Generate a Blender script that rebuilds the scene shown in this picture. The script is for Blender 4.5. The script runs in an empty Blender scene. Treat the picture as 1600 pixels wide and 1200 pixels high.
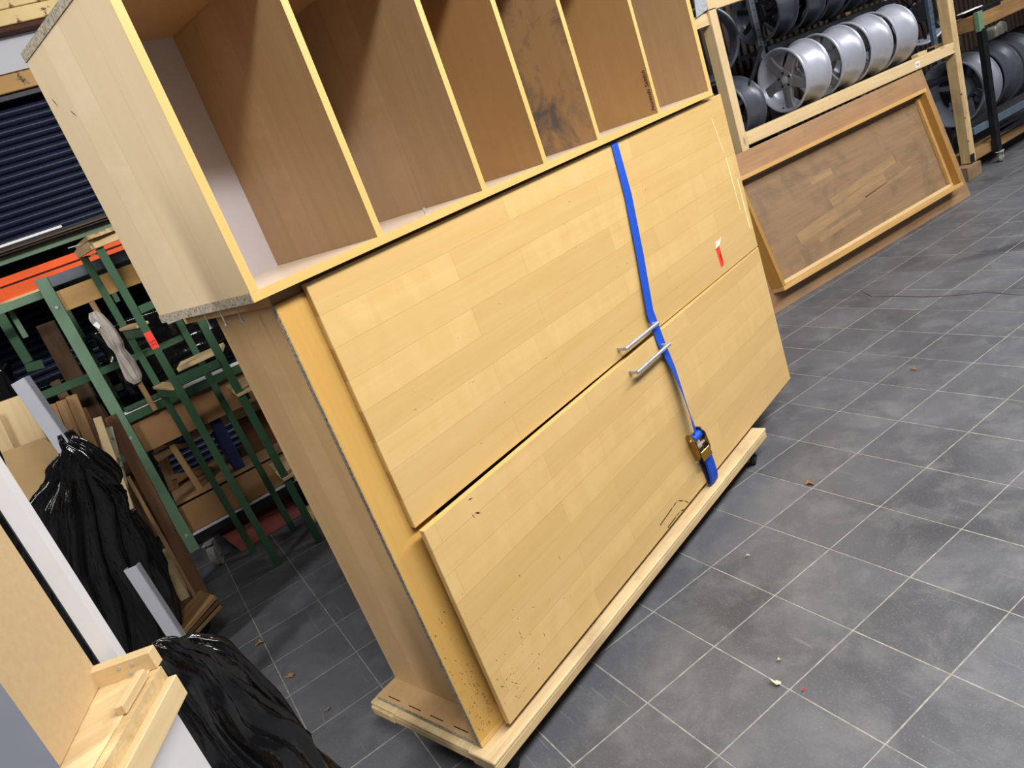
import bpy, bmesh, math, random
from mathutils import Vector, Matrix, noise, Euler

random.seed(7)
SC = bpy.context.scene
COL = SC.collection

# ------------------------------------------------------------------ camera
cam_d = bpy.data.cameras.new('camera')
cam = bpy.data.objects.new('camera', cam_d)
COL.objects.link(cam)
cam_d.sensor_fit = 'HORIZONTAL'
cam_d.sensor_width = 36.0
cam_d.lens = 36.0 * 1148.97 / 1600.0
cam_d.clip_start = 0.05
cam_d.clip_end = 100
cam.location = (-0.41178, -1.77738, 1.72120)
cam.rotation_euler = (1.239799, 0.342371, -0.550792)
SC.camera = cam

# ------------------------------------------------------------------ world, lamps, exposure
w = bpy.data.worlds.new('workshop_air')
SC.world = w
w.use_nodes = True
w.node_tree.nodes['Background'].inputs[0].default_value = (0.86, 0.92, 1.0, 1)
w.node_tree.nodes['Background'].inputs[1].default_value = 0.055

def area(name, loc, target, sx, sy, power, col=(1, 0.97, 0.93)):
    l = bpy.data.lights.new(name, 'AREA')
    l.shape = 'RECTANGLE'; l.size = sx; l.size_y = sy; l.energy = power; l.color = col
    o = bpy.data.objects.new(name, l); COL.objects.link(o)
    o.location = loc
    o.rotation_euler = (Vector(target) - Vector(loc)).to_track_quat('-Z', 'Y').to_euler()
    return o
# rows of ceiling tubes over the gangway in front of the cabinet and over the bay to the right
area('ceiling_tubes_gangway', (1.5, -2.4, 4.2), (1.3, -0.4, 0), 4.8, 0.4, 320)
area('ceiling_tubes_bay', (6.2, -0.9, 4.4), (5.4, 0.6, 0), 4.5, 0.4, 260)
area('ceiling_tubes_door_side', (-3.7, -0.6, 3.8), (-0.2, 0.2, 1.0), 0.4, 3.0, 125)

SC.view_settings.view_transform = 'Standard'
SC.view_settings.look = 'None'
SC.view_settings.gamma = 1.0
SC.view_settings.use_curve_mapping = False
SC.view_settings.exposure = 0.1

# ------------------------------------------------------------------ materials
def srgb(r, g, b):
    f = lambda c: (c / 12.92) if c <= 0.04045 else ((c + 0.055) / 1.055) ** 2.4
    return (f(r / 255), f(g / 255), f(b / 255), 1)

class NT:
    def __init__(s, name):
        s.m = bpy.data.materials.new(name); s.m.use_nodes = True
        s.t = s.m.node_tree; s.b = s.t.nodes['Principled BSDF']
    def n(s, ty, **kw):
        x = s.t.nodes.new(ty)
        for k, v in kw.items(): setattr(x, k, v)
        return x
    def l(s, a, b): s.t.links.new(a, b)
    def val(s, sock, v):
        if hasattr(v, 'is_linked') or isinstance(v, bpy.types.NodeSocket): s.l(v, sock)
        else: sock.default_value = v
    def math(s, op, a, b=0.0, c=0.0):
        x = s.n('ShaderNodeMath', operation=op)
        s.val(x.inputs[0], a); s.val(x.inputs[1], b); s.val(x.inputs[2], c)
        return x.outputs[0]
    def mix(s, fac, a, b, blend='MIX'):
        x = s.n('ShaderNodeMix', data_type='RGBA', blend_type=blend)
        s.val(x.inputs[0], fac); s.val(x.inputs[6], a); s.val(x.inputs[7], b)
        return x.outputs[2]
    def noise(s, vec, scale, detail=4, rough=0.55, dist=0.0):
        x = s.n('ShaderNodeTexNoise'); s.val(x.inputs['Vector'], vec)
        x.inputs['Scale'].default_value = scale; x.inputs['Detail'].default_value = detail
        x.inputs['Roughness'].default_value = rough; x.inputs['Distortion'].default_value = dist
        return x.outputs[0]
    def ramp(s, fac, lo, hi, a=(0, 0, 0, 1), b=(1, 1, 1, 1)):
        x = s.n('ShaderNodeValToRGB'); s.l(fac, x.inputs[0])
        x.color_ramp.elements[0].position = lo; x.color_ramp.elements[1].position = hi
        x.color_ramp.elements[0].color = a; x.color_ramp.elements[1].color = b
        return x.outputs[0]
    def coord(s, which='Object'):
        return s.n('ShaderNodeTexCoord').outputs[which]
    def scale(s, vec, sc, loc=(0, 0, 0)):
        x = s.n('ShaderNodeMapping'); s.l(vec, x.inputs[0])
        x.inputs['Scale'].default_value = sc; x.inputs['Location'].default_value = loc
        return x.outputs[0]
    def swiz(s, vec, order):
        a = s.n('ShaderNodeSeparateXYZ'); s.l(vec, a.inputs[0])
        c = s.n('ShaderNodeCombineXYZ')
        for i, ch in enumerate(order): s.l(a.outputs['XYZ'.index(ch)], c.inputs[i])
        return c.outputs[0]
    def bump(s, h, strength=0.2, dist=0.002):
        x = s.n('ShaderNodeBump'); x.inputs['Strength'].default_value = strength
        x.inputs['Distance'].default_value = dist; s.l(h, x.inputs['Height'])
        s.l(x.outputs[0], s.b.inputs['Normal'])
    def out(s, col, rough=0.5, metal=0.0, spec=None, coat=None):
        s.val(s.b.inputs['Base Color'], col); s.val(s.b.inputs['Roughness'], rough)
        s.b.inputs['Metallic'].default_value = metal
        if spec is not None: s.b.inputs['Specular IOR Level'].default_value = spec
        if coat: s.b.inputs['Coat Weight'].default_value = coat
        return s.m

def grain_vec(t, axis):
    """object coordinates turned so that x runs along the grain"""
    v = t.coord('Object')
    if axis == 'Y': v = t.swiz(v, 'YXZ')
    if axis == 'Z': v = t.swiz(v, 'ZXY')
    return v

def wood(name, light, dark, axis='X', rough=0.5, staves=None, contrast=1.0, dirt=0.0, dirtcol=(0.05, 0.04, 0.03, 1), knots=0.0, fine=60, specks=0.0, dscale=3.2, drange=(0.48, 0.72)):
    t = NT(name); v = grain_vec(t, axis)
    rnd = t.n('ShaderNodeObjectInfo').outputs['Random']
    off = t.n('ShaderNodeVectorMath', operation='ADD'); t.l(v, off.inputs[0])
    cmb = t.n('ShaderNodeCombineXYZ'); t.l(t.math('MULTIPLY', rnd, 37.0), cmb.inputs[0]); t.l(t.math('MULTIPLY', rnd, 11.0), cmb.inputs[1])
    t.l(cmb.outputs[0], off.inputs[1]); ov = off.outputs[0]
    g1 = t.noise(t.scale(ov, (1.6, 22, 22)), 1.0, 5, 0.6, 0.6)
    g2 = t.noise(t.scale(ov, (4, fine * 2.2, fine * 2.2)), 1.0, 3, 0.6)
    g = t.math('ADD', t.math('MULTIPLY', g1, 0.65), t.math('MULTIPLY', g2, 0.35))
    fac = t.ramp(g, 0.5 - 0.22 / contrast, 0.5 + 0.22 / contrast)
    col = t.mix(fac, light, dark)
    if staves:
        plane, bw, rh, amt = staves
        br = t.n('ShaderNodeTexBrick'); t.l(t.swiz(t.coord('Object'), plane), br.inputs['Vector'])
        br.inputs['Scale'].default_value = 1.0
        br.inputs['Brick Width'].default_value = bw; br.inputs['Row Height'].default_value = rh
        br.inputs['Mortar Size'].default_value = 0.0008; br.inputs['Mortar Smooth'].default_value = 0.4
        br.inputs['Color1'].default_value = (1 - amt, 1 - amt, 1 - amt, 1); br.inputs['Color2'].default_value = (1 + amt * 0.6, 1 + amt * 0.6, 1 + amt * 0.7, 1)
        br.inputs['Mortar'].default_value = (0.76, 0.70, 0.6, 1); br.offset = 0.37; br.offset_frequency = 2
        col = t.mix(1.0, col, br.outputs['Color'], 'MULTIPLY')
        # flame figure in a few staves
        fl = t.noise(t.scale(t.swiz(t.coord('Object'), plane), (16, 5, 1)), 1.0, 2, 0.5, 0.8)
        sep = t.n('ShaderNodeSeparateColor'); t.l(br.outputs['Color'], sep.inputs[0])
        fig = t.math('MULTIPLY', t.ramp(fl, 0.42, 0.68), t.ramp(sep.outputs[0], 0.98, 1.0 + amt * 0.5))
        col = t.mix(t.math('MULTIPLY', fig, 0.22), col, (light[0] * 1.18, light[1] * 1.2, light[2] * 1.4, 1))
    if dirt:
        dn = t.noise(t.coord('Object'), dscale, 6, 0.68, 0.4)
        col = t.mix(t.math('MULTIPLY', t.ramp(dn, *drange), dirt), col, dirtcol)
    if specks:
        sn = t.noise(t.scale(v, (1, 1.6, 1.6)), 75, 3, 0.6)
        col = t.mix(t.math('MULTIPLY', t.ramp(sn, 0.66, 0.70), specks), col, (0.03, 0.02, 0.012, 1))
    if knots:
        vo = t.n('ShaderNodeTexVoronoi'); t.l(t.scale(ov, (3.2, 7, 7)), vo.inputs['Vector']); vo.inputs['Scale'].default_value = 1.0
        k = t.ramp(vo.outputs['Distance'], 0.05, 0.14, (1, 1, 1, 1), (0, 0, 0, 1))
        col = t.mix(t.math('MULTIPLY', k, knots), col, (0.12, 0.055, 0.02, 1))
    t.bump(g2, 0.12, 0.0008)
    return t.out(col, rough)

def plain(name, col, rough=0.5, metal=0.0, var=0.15, scale=8.0, bump=0.0, spec=None, coat=None):
    t = NT(name); v = t.coord('Object')
    n = t.noise(v, scale, 5, 0.6)
    lo = (col[0] * (1 - var), col[1] * (1 - var), col[2] * (1 - var), 1); hi = (min(1, col[0] * (1 + var)), min(1, col[1] * (1 + var)), min(1, col[2] * (1 + var)), 1)
    c = t.mix(t.ramp(n, 0.3, 0.7), lo, hi)
    if bump: t.bump(t.noise(v, scale * 6, 3), bump, 0.002)
    return t.out(c, rough, metal, spec, coat)

def worn(name, col, chip, rough=0.5, metal=0.0, amount=0.62, scale=14, width=0.06):
    """paint with chips, scuffs or rust showing through"""
    t = NT(name); v = t.coord('Object')
    n = t.noise(v, scale, 7, 0.7)
    c0 = t.mix(t.ramp(t.noise(v, scale * 0.3, 4), 0.3, 0.7), (col[0] * .8, col[1] * .8, col[2] * .8, 1), (col[0] * 1.15, col[1] * 1.15, col[2] * 1.15, 1))
    c = t.mix(t.ramp(n, amount, amount + width), c0, chip)
    t.bump(n, 0.1, 0.001)
    return t.out(c, rough, metal)

def chipboard(name, c1, c2, scale=190):
    t = NT(name); v = t.coord('Object')
    vo = t.n('ShaderNodeTexVoronoi'); t.l(v, vo.inputs['Vector']); vo.inputs['Scale'].default_value = scale
    sp = t.n('ShaderNodeSeparateXYZ'); t.l(vo.outputs['Color'], sp.inputs[0])
    c = t.mix(sp.outputs[0], c1, c2)
    c = t.mix(t.ramp(t.noise(v, scale * 0.6, 4), 0.55, 0.7), c, (0.06, 0.055, 0.045, 1))
    t.bump(sp.outputs[1], 0.35, 0.001)
    return t.out(c, 0.9)

def film_material():
    t = NT('black_stretch_film'); v = t.coord('Object')
    t.bump(t.noise(t.scale(v, (42, 42, 5)), 1.0, 3, 0.55, 1.0), 0.42, 0.006)
    return t.out((0.0035, 0.0035, 0.0042, 1), 0.12, 0, 0.8)

MAPLE = wood('maple_door', srgb(214, 182, 124), srgb(204, 168, 104), 'X', 0.34, ('XZY', 0.74, 0.088, 0.06), 0.9)
MAPLE_STRIP = wood('maple_strip', srgb(208, 168, 96), srgb(194, 150, 76), 'Z', 0.4, None, 0.8)

MAPLE_LIP = wood('maple_lipping', srgb(226, 190, 122), srgb(212, 172, 100), 'X', 0.4, None, 0.7)
MAPLE_LIP_Z = wood('maple_lipping_upright', srgb(224, 188, 120), srgb(210, 168, 98), 'Z', 0.4, None, 0.7)
MAPLE_PALE = wood('maple_side_pale', srgb(232, 212, 178), srgb(222, 199, 160), 'Z', 0.42, ('ZYX', 2.6, 0.135, 0.035), 0.6)
MAPLE_END = wood('maple_end_brown', srgb(198, 166, 122), srgb(184, 150, 104), 'Z', 0.45, ('ZYX', 2.8, 0.12, 0.03), 0.8)
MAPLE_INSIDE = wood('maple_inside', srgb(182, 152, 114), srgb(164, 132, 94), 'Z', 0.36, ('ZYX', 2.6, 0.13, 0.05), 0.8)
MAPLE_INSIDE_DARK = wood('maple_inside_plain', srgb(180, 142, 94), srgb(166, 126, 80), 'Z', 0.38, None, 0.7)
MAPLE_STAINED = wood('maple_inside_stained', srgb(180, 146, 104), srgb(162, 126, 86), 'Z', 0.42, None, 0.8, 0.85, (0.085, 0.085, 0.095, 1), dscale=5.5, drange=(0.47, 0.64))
MAPLE_SHELF = wood('maple_shelf_pale', srgb(224, 208, 188), srgb(212, 192, 170), 'X', 0.33, None, 0.6)
EDGE_RAW = chipboard('raw_chipboard_edge', srgb(186, 176, 158), srgb(142, 134, 118))
WHITE_BACK = plain('white_back_board', srgb(196, 190, 196), 0.45, 0, 0.03, 3)
PINE = wood('pine', srgb(222, 200, 158), srgb(198, 168, 120), 'X', 0.6, None, 0.9, 0.12, (0.25, 0.17, 0.09, 1), knots=0.6)
PINE_GREY = wood('pine_grubby', srgb(220, 194, 146), srgb(176, 146, 102), 'X', 0.65, None, 1.0, 0.4, (0.16, 0.12, 0.08, 1), knots=0.4)
PINE_BROWN = wood('offcut_timber', srgb(166, 132, 88), srgb(122, 90, 54), 'X', 0.65, None, 1.1, 0.25, (0.1, 0.06, 0.03, 1), knots=0.3)
TIMBER_DARK = wood('old_dark_timber', srgb(112, 84, 58), srgb(70, 50, 34), 'X', 0.75, None, 1.2, 0.5)
RIB = wood('dark_rib', srgb(66, 48, 34), srgb(36, 26, 20), 'Z', 0.8, None, 1.2)
TIMBER_RED = wood('red_brown_timber', srgb(122, 84, 54), srgb(84, 54, 34), 'X', 0.7, None, 1.2, 0.3)
PLY = wood('dolly_plywood', srgb(228, 206, 164), srgb(196, 168, 122), 'X', 0.65, None, 1.0, 0.45, (0.22, 0.16, 0.1, 1))
TRAY_BACK = wood('tray_board', srgb(168, 134, 98), srgb(140, 106, 74), 'X', 0.6, None, 1.1, 0.55, (0.19, 0.145, 0.105, 1))
TRAY_FACE = wood('tray_panel', srgb(150, 124, 94), srgb(126, 100, 74), 'X', 0.6, None, 1.0, 0.55, (0.075, 0.06, 0.045, 1), dscale=4.5, drange=(0.5, 0.75))
TRAY_PATCH = wood('tray_bare_patch', srgb(170, 138, 100), srgb(138, 110, 80), 'X', 0.6, None, 1.3, 0.45, (0.2, 0.15, 0.1, 1), dscale=6)
TRAY_RIM = wood('tray_rim', srgb(206, 166, 104), srgb(184, 142, 84), 'X', 0.5, None, 0.9, 0.15, (0.2, 0.13, 0.07, 1))
TRAY_SIDE = wood('tray_side', srgb(176, 134, 66), srgb(156, 114, 52), 'X', 0.5, None, 0.9)
OSB = chipboard('strand_board', srgb(204, 178, 130), srgb(150, 116, 72), 60)
MDF = plain('fibreboard', srgb(188, 162, 122), 0.8, 0, 0.05, 60, 0.05)
BROWNBOARD = plain('brown_hardboard', srgb(150, 112, 72), 0.7, 0, 0.16, 5)
REDBOARD = wood('red_stained_board', srgb(140, 62, 50), srgb(112, 44, 38), 'X', 0.55, None, 1.2, 0.3)
CARDBOARD = plain('cardboard', srgb(196, 164, 116), 0.85, 0, 0.06, 8)
GREEN = worn('green_paint', srgb(52, 86, 60), srgb(112, 124, 108), 0.45, 0, 0.68, 10)
GREEN_PALE = worn('pale_green_paint', srgb(102, 132, 106), srgb(150, 150, 130), 0.5, 0, 0.68, 10)
ORANGE = worn('orange_paint', srgb(238, 92, 26), srgb(190, 60, 20), 0.4, 0, 0.72, 10)
RUSTY_YELLOW = worn('yellow_paint_rusting', srgb(240, 214, 152), srgb(92, 48, 36), 0.6, 0, 0.55, 7, 0.05)
RUSTY_OCHRE = worn('ochre_paint_rusting', srgb(196, 154, 92), srgb(70, 40, 30), 0.6, 0, 0.57, 7, 0.05)
RUST_DARK = plain('rust_dark', srgb(84, 46, 34), 0.8, 0, 0.3, 20)
WHITE_WALL = plain('white_wall', srgb(206, 208, 216), 0.7, 0, 0.03, 3)
DARK_WALL = plain('dark_wall', srgb(40, 40, 44), 0.9, 0, 0.2, 4)
NAVY = plain('navy_shutter', srgb(34, 42, 64), 0.36, 0, 0.18, 6)
BLACK_STEEL = plain('black_steel', srgb(24, 26, 32), 0.4, 0.2, 0.3, 12)
GREY_STEEL = plain('grey_steel', srgb(110, 118, 128), 0.42, 0.6, 0.2, 10)
BLUE_STEEL = plain('blue_grey_steel', srgb(92, 106, 124), 0.45, 0.2, 0.2, 10)
GALV = plain('galvanised', srgb(186, 192, 198), 0.38, 0.35, 0.2, 50)
ALU_HANDLE = plain('brushed_handle', srgb(178, 180, 186), 0.38, 0.55, 0.12, 40)
SILVER = worn('silver_wheel_paint', srgb(172, 177, 192), srgb(80, 80, 88), 0.38, 0.35, 0.70, 10)
SILVER_FACE = plain('grey_wheel_face', srgb(138, 138, 144), 0.35, 0.35, 0.15, 10)
DARK_ALLOY = plain('dark_alloy', srgb(82, 86, 98), 0.36, 0.35, 0.2, 10)
GREY_ALLOY = plain('grey_alloy', srgb(144, 150, 164), 0.38, 0.3, 0.15, 10)
BLACK_ALLOY = plain('black_alloy', srgb(34, 34, 40), 0.35, 0.4, 0.2, 10)
RUBBER = plain('black_rubber', srgb(26, 26, 28), 0.6, 0, 0.2, 20)
GREY_WHEEL = plain('worn_grey_wheel', srgb(150, 148, 140), 0.6, 0, 0.4, 30)
FILM = film_material()
FILM_PALE = plain('paper_wrapping', srgb(178, 168, 160), 0.45, 0, 0.12, 20)
BLUE_STRAP = plain('blue_webbing', srgb(14, 74, 190), 0.6, 0, 0.15, 80, 0.2)
BRASS = plain('yellow_passivated_steel', srgb(176, 136, 66), 0.3, 0.8, 0.3, 40)
RED_TAPE = plain('red_tape', srgb(240, 66, 48), 0.5, 0, 0.05, 20)
PAPER = plain('white_paper', srgb(240, 240, 240), 0.7, 0, 0.02, 20)
INK = plain('black_ink', srgb(24, 16, 20), 0.7, 0, 0.05, 20)
INK_RED = plain('dark_red_ink', srgb(150, 20, 24), 0.7, 0, 0.05, 20)
SCUFF = plain('dark_scuff', srgb(44, 26, 18), 0.7, 0, 0.2, 20)
PALE_SCUFF = plain('pale_glue_run', srgb(244, 222, 166), 0.5, 0, 0.05, 20)
GREY_PROFILE = plain('grey_plastic_profile', srgb(180, 182, 192), 0.4, 0, 0.05, 4)
WHITE_PROFILE = plain('white_profile', srgb(204, 204, 208), 0.45, 0, 0.04, 6)
GREY_PANEL = plain('grey_panel', srgb(126, 130, 142), 0.5, 0, 0.06, 4)
BLUE_PAINT = plain('dark_blue_paint', srgb(24, 38, 78), 0.5, 0, 0.15, 6)
BLUE_BRIGHT = plain('bright_blue_plastic', srgb(20, 40, 180), 0.4, 0, 0.1, 6)
CASTING = plain('dull_alloy_casting', srgb(150, 148, 140), 0.5, 0.4, 0.25, 25, 0.2)
LEAF = plain('dry_leaf', srgb(150, 116, 74), 0.8, 0, 0.3, 60)
SHAVING = plain('pale_shaving', srgb(206, 200, 180), 0.8, 0, 0.1, 60)
BARK = worn('flaking_bark', srgb(164, 160, 132), srgb(90, 80, 60), 0.9, 0, 0.55, 20)

def floor_material():
    t = NT('slate_tile'); pos = t.n('ShaderNodeNewGeometry').outputs['Position']
    fl = t.n('ShaderNodeVectorMath', operation='FLOOR')
    t.l(t.scale(pos, (1 / 0.3, 1 / 0.3, 0), (TILE_OFF[0], TILE_OFF[1], 0)), fl.inputs[0])
    wn = t.n('ShaderNodeTexWhiteNoise', noise_dimensions='2D'); t.l(fl.outputs[0], wn.inputs['Vector'])
    base = t.mix(wn.outputs['Value'], srgb(84, 86, 92), srgb(98, 100, 107))
    big = t.noise(pos, 1.7, 6, 0.62, 0.3)
    c = t.mix(t.math('MULTIPLY', t.ramp(big, 0.48, 0.70), 0.7), base, srgb(60, 61, 66))
    mid = t.noise(pos, 5.5, 6, 0.7, 0.4)
    c = t.mix(t.math('MULTIPLY', t.ramp(mid, 0.48, 0.75), 0.5), c, srgb(128, 129, 132))
    fine = t.noise(pos, 160, 3, 0.7)
    c = t.mix(t.math('MULTIPLY', t.ramp(fine, 0.58, 0.72), 0.7), c, srgb(138, 137, 133))
    # dragged scratches
    sc = t.noise(t.scale(pos, (60, 3.0, 1)), 1.0, 2, 0.5, 0.8)
    c = t.mix(t.math('MULTIPLY', t.ramp(sc, 0.70, 0.74), 0.25), c, srgb(150, 150, 148))
    # long dark tyre smear on the open floor
    p0 = Vector((4.058, 1.171, 0)); p1 = Vector((4.424, 0.726, 0)); d = (p1 - p0).normalized(); nrm = Vector((-d.y, d.x, 0))
    sub = t.n('ShaderNodeVectorMath', operation='SUBTRACT'); t.l(pos, sub.inputs[0]); sub.inputs[1].default_value = p0
    def dot(vec):
        q = t.n('ShaderNodeVectorMath', operation='DOT_PRODUCT'); t.l(sub.outputs[0], q.inputs[0]); q.inputs[1].default_value = vec
        return q.outputs['Value']
    dist = t.math('ABSOLUTE', t.math('ADD', dot(nrm), t.math('MULTIPLY', t.math('SUBTRACT', mid, 0.5), 0.22)))
    sm = t.math('MULTIPLY', t.ramp(dist, 0.03, 0.10, (1, 1, 1, 1), (0, 0, 0, 1)), t.ramp(dot(d), 0.0, 0.35))
    c = t.mix(t.math('MULTIPLY', sm, 0.6), c, srgb(44, 44, 47))
    t.bump(fine, 0.15, 0.0006)
    return t.out(c, t.math('ADD', t.math('MULTIPLY', mid, 0.25), 0.36))

TILE = 0.3
TILE_OFF = (-0.7075 / 0.3, -0.4755 / 0.3)
FLOOR_TILE = floor_material()
GROUT = plain('pale_grout', srgb(146, 145, 139), 0.9, 0, 0.35, 30)

# ------------------------------------------------------------------ geometry helpers
def link(name, me, mat, parent=None, M=None):
    o = bpy.data.objects.new(name, me); COL.objects.link(o)
    if mat is not None and not me.materials: me.materials.append(mat)
    if parent is not None: o.parent = parent
    if M is not None: o.matrix_basis = M
    return o

def tag(o, label, cat, group=None, kind=None):
    o['label'] = label
    if cat: o['category'] = cat
    if group: o['group'] = group
    if kind: o['kind'] = kind
    return o

def thing(name, label, cat, loc=(0, 0, 0), rot=(0, 0, 0), group=None):
    o = bpy.data.objects.new(name, None); COL.objects.link(o)
    o.location = loc; o.rotation_euler = rot
    o.empty_display_size = 0.1
    return tag(o, label, cat, group)

def finish(bm, name, smooth=False):
    bmesh.ops.recalc_face_normals(bm, faces=bm.faces)
    me = bpy.data.meshes.new(name); bm.to_mesh(me); bm.free()
    if smooth:
        for p in me.polygons: p.use_smooth = True
    return me

def smooth_by_angle(me, ang=35):
    for p in me.polygons: p.use_smooth = True
    me.set_sharp_from_angle(angle=math.radians(ang))
    return me

def box_bm(bm, lo, hi, bevel=0.0, M=None, seg=1):
    c = [(a + b) / 2 for a, b in zip(lo, hi)]; s = [abs(b - a) for a, b in zip(lo, hi)]
    g = bmesh.ops.create_cube(bm, size=1.0, matrix=Matrix.Translation(c) @ Matrix.Diagonal((s[0], s[1], s[2], 1)))
    vs = g['verts']
    if bevel:
        es = list({e for v in vs for e in v.link_edges})
        r = bmesh.ops.bevel(bm, geom=es, offset=min(bevel, min(s) * 0.45), segments=seg, affect='EDGES', profile=0.6)
        vs = list({v for f in r['faces'] for v in f.verts} | {v for v in vs if v.is_valid})
    if M is not None: bmesh.ops.transform(bm, matrix=M, verts=vs)
    return vs

def box(name, lo, hi, mat, parent=None, bevel=0.0015, M=None, centre=False):
    """a box part; its own origin at its minimum corner keeps the grain local"""
    bm = bmesh.new()
    box_bm(bm, (0, 0, 0), [b - a for a, b in zip(lo, hi)], bevel)
    T = Matrix.Translation(lo)
    return link(name, finish(bm, name), mat, parent, (M @ T) if M is not None else T)

def frame_of(p0, p1, up=(0, 0, 1)):
    p0 = Vector(p0); p1 = Vector(p1)
    x = (p1 - p0).normalized(); u = Vector(up)
    if abs(x.dot(u.normalized())) > 0.98: u = Vector((0, 1, 0))
    z = (u - x * x.dot(u)).normalized(); y = z.cross(x)
    M = Matrix((x, y, z)).transposed().to_4x4(); M.translation = p0
    return M, (p1 - p0).length

def plank(name, p0, p1, wid, thk, mat, parent=None, up=(0, 0, 1), bevel=0.002, rough=0.0, pm=None):
    """board from p0 to p1; wid across (local y), thk along 'up' (local z); pm = parent's matrix"""
    M, L = frame_of(p0, p1, up)
    bm = bmesh.new()
    box_bm(bm, (0, -wid / 2, -thk / 2), (L, wid / 2, thk / 2), bevel)
    if rough:
        bmesh.ops.subdivide_edges(bm, edges=bm.edges, cuts=3)
        for v in bm.verts: v.co += Vector(noise.noise_vector(v.co * 9 + Vector(p0))) * rough
    if pm is not None: M = pm.inverted() @ M
    return link(name, finish(bm, name), mat, parent, M)

def cyl_bm(bm, p0, p1, r, seg=16, r2=None):
    M, L = frame_of(p0, p1)
    T = M @ Matrix.Translation((L / 2, 0, 0)) @ Matrix.Rotation(math.pi / 2, 4, 'Y')
    return bmesh.ops.create_cone(bm, cap_ends=True, segments=seg, radius1=r, radius2=r if r2 is None else r2, depth=L, matrix=T)['verts']

def rod(name, p0, p1, r, mat, parent=None, seg=16, r2=None):
    bm = bmesh.new(); cyl_bm(bm, p0, p1, r, seg, r2)
    return link(name, smooth_by_angle(finish(bm, name)), mat, parent)

def lathe_bm(bm, prof, seg=48, axis='X', closed=False):
    rings = []
    for k in range(seg):
        a = 2 * math.pi * k / seg; c, s = math.cos(a), math.sin(a)
        rings.append([bm.verts.new({'X': (h, r * c, r * s), 'Y': (r * c, h, r * s), 'Z': (r * c, r * s, h)}[axis]) for h, r in prof])
    n = len(prof)
    for k in range(seg):
        A = rings[k]; B = rings[(k + 1) % seg]
        for i in range(n if closed else n - 1):
            j = (i + 1) % n
            bm.faces.new((A[i], B[i], B[j], A[j]))

def lathe(name, prof, mat, parent=None, seg=48, axis='X', closed=False, M=None, ang=30):
    bm = bmesh.new(); lathe_bm(bm, prof, seg, axis, closed)
    return link(name, smooth_by_angle(finish(bm, name), ang), mat, parent, M)

def prism(name, pts, depth_vec, mat, parent=None, M=None):
    bm = bmesh.new(); d = Vector(depth_vec)
    a = [bm.verts.new(p) for p in pts]; b = [bm.verts.new(Vector(p) + d) for p in pts]
    n = len(pts); bm.faces.new(a); bm.faces.new(b[::-1])
    for i in range(n): bm.faces.new((a[i], b[i], b[(i + 1) % n], a[(i + 1) % n]))
    return link(name, finish(bm, name), mat, parent, M)

def text_mesh(name, s, size, mat, parent, M, shear=0.0):
    cu = bpy.data.curves.new(name, 'FONT'); cu.body = s; cu.size = size; cu.extrude = 0.0003; cu.shear = shear
    cu.resolution_u = 2
    o = bpy.data.objects.new(name, cu); COL.objects.link(o)
    bpy.context.view_layer.update()
    me = bpy.data.meshes.new_from_object(o.evaluated_get(bpy.context.evaluated_depsgraph_get()))
    bpy.data.objects.remove(o); bpy.data.curves.remove(cu)
    me.materials.clear()
    return link(name, me, mat, parent, M)

def copy_tree(o, parent=None):
    c = o.copy(); COL.objects.link(c)
    if parent is not None: c.parent = parent
    for ch in list(KIDS.get(o.name, [])): copy_tree(ch, c)
    return c
KIDS = {}
def index_kids():
    KIDS.clear()
    for o in COL.objects:
        if o.parent: KIDS.setdefault(o.parent.name, []).append(o)

def struct(o):
    o['kind'] = 'structure'; return o

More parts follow.
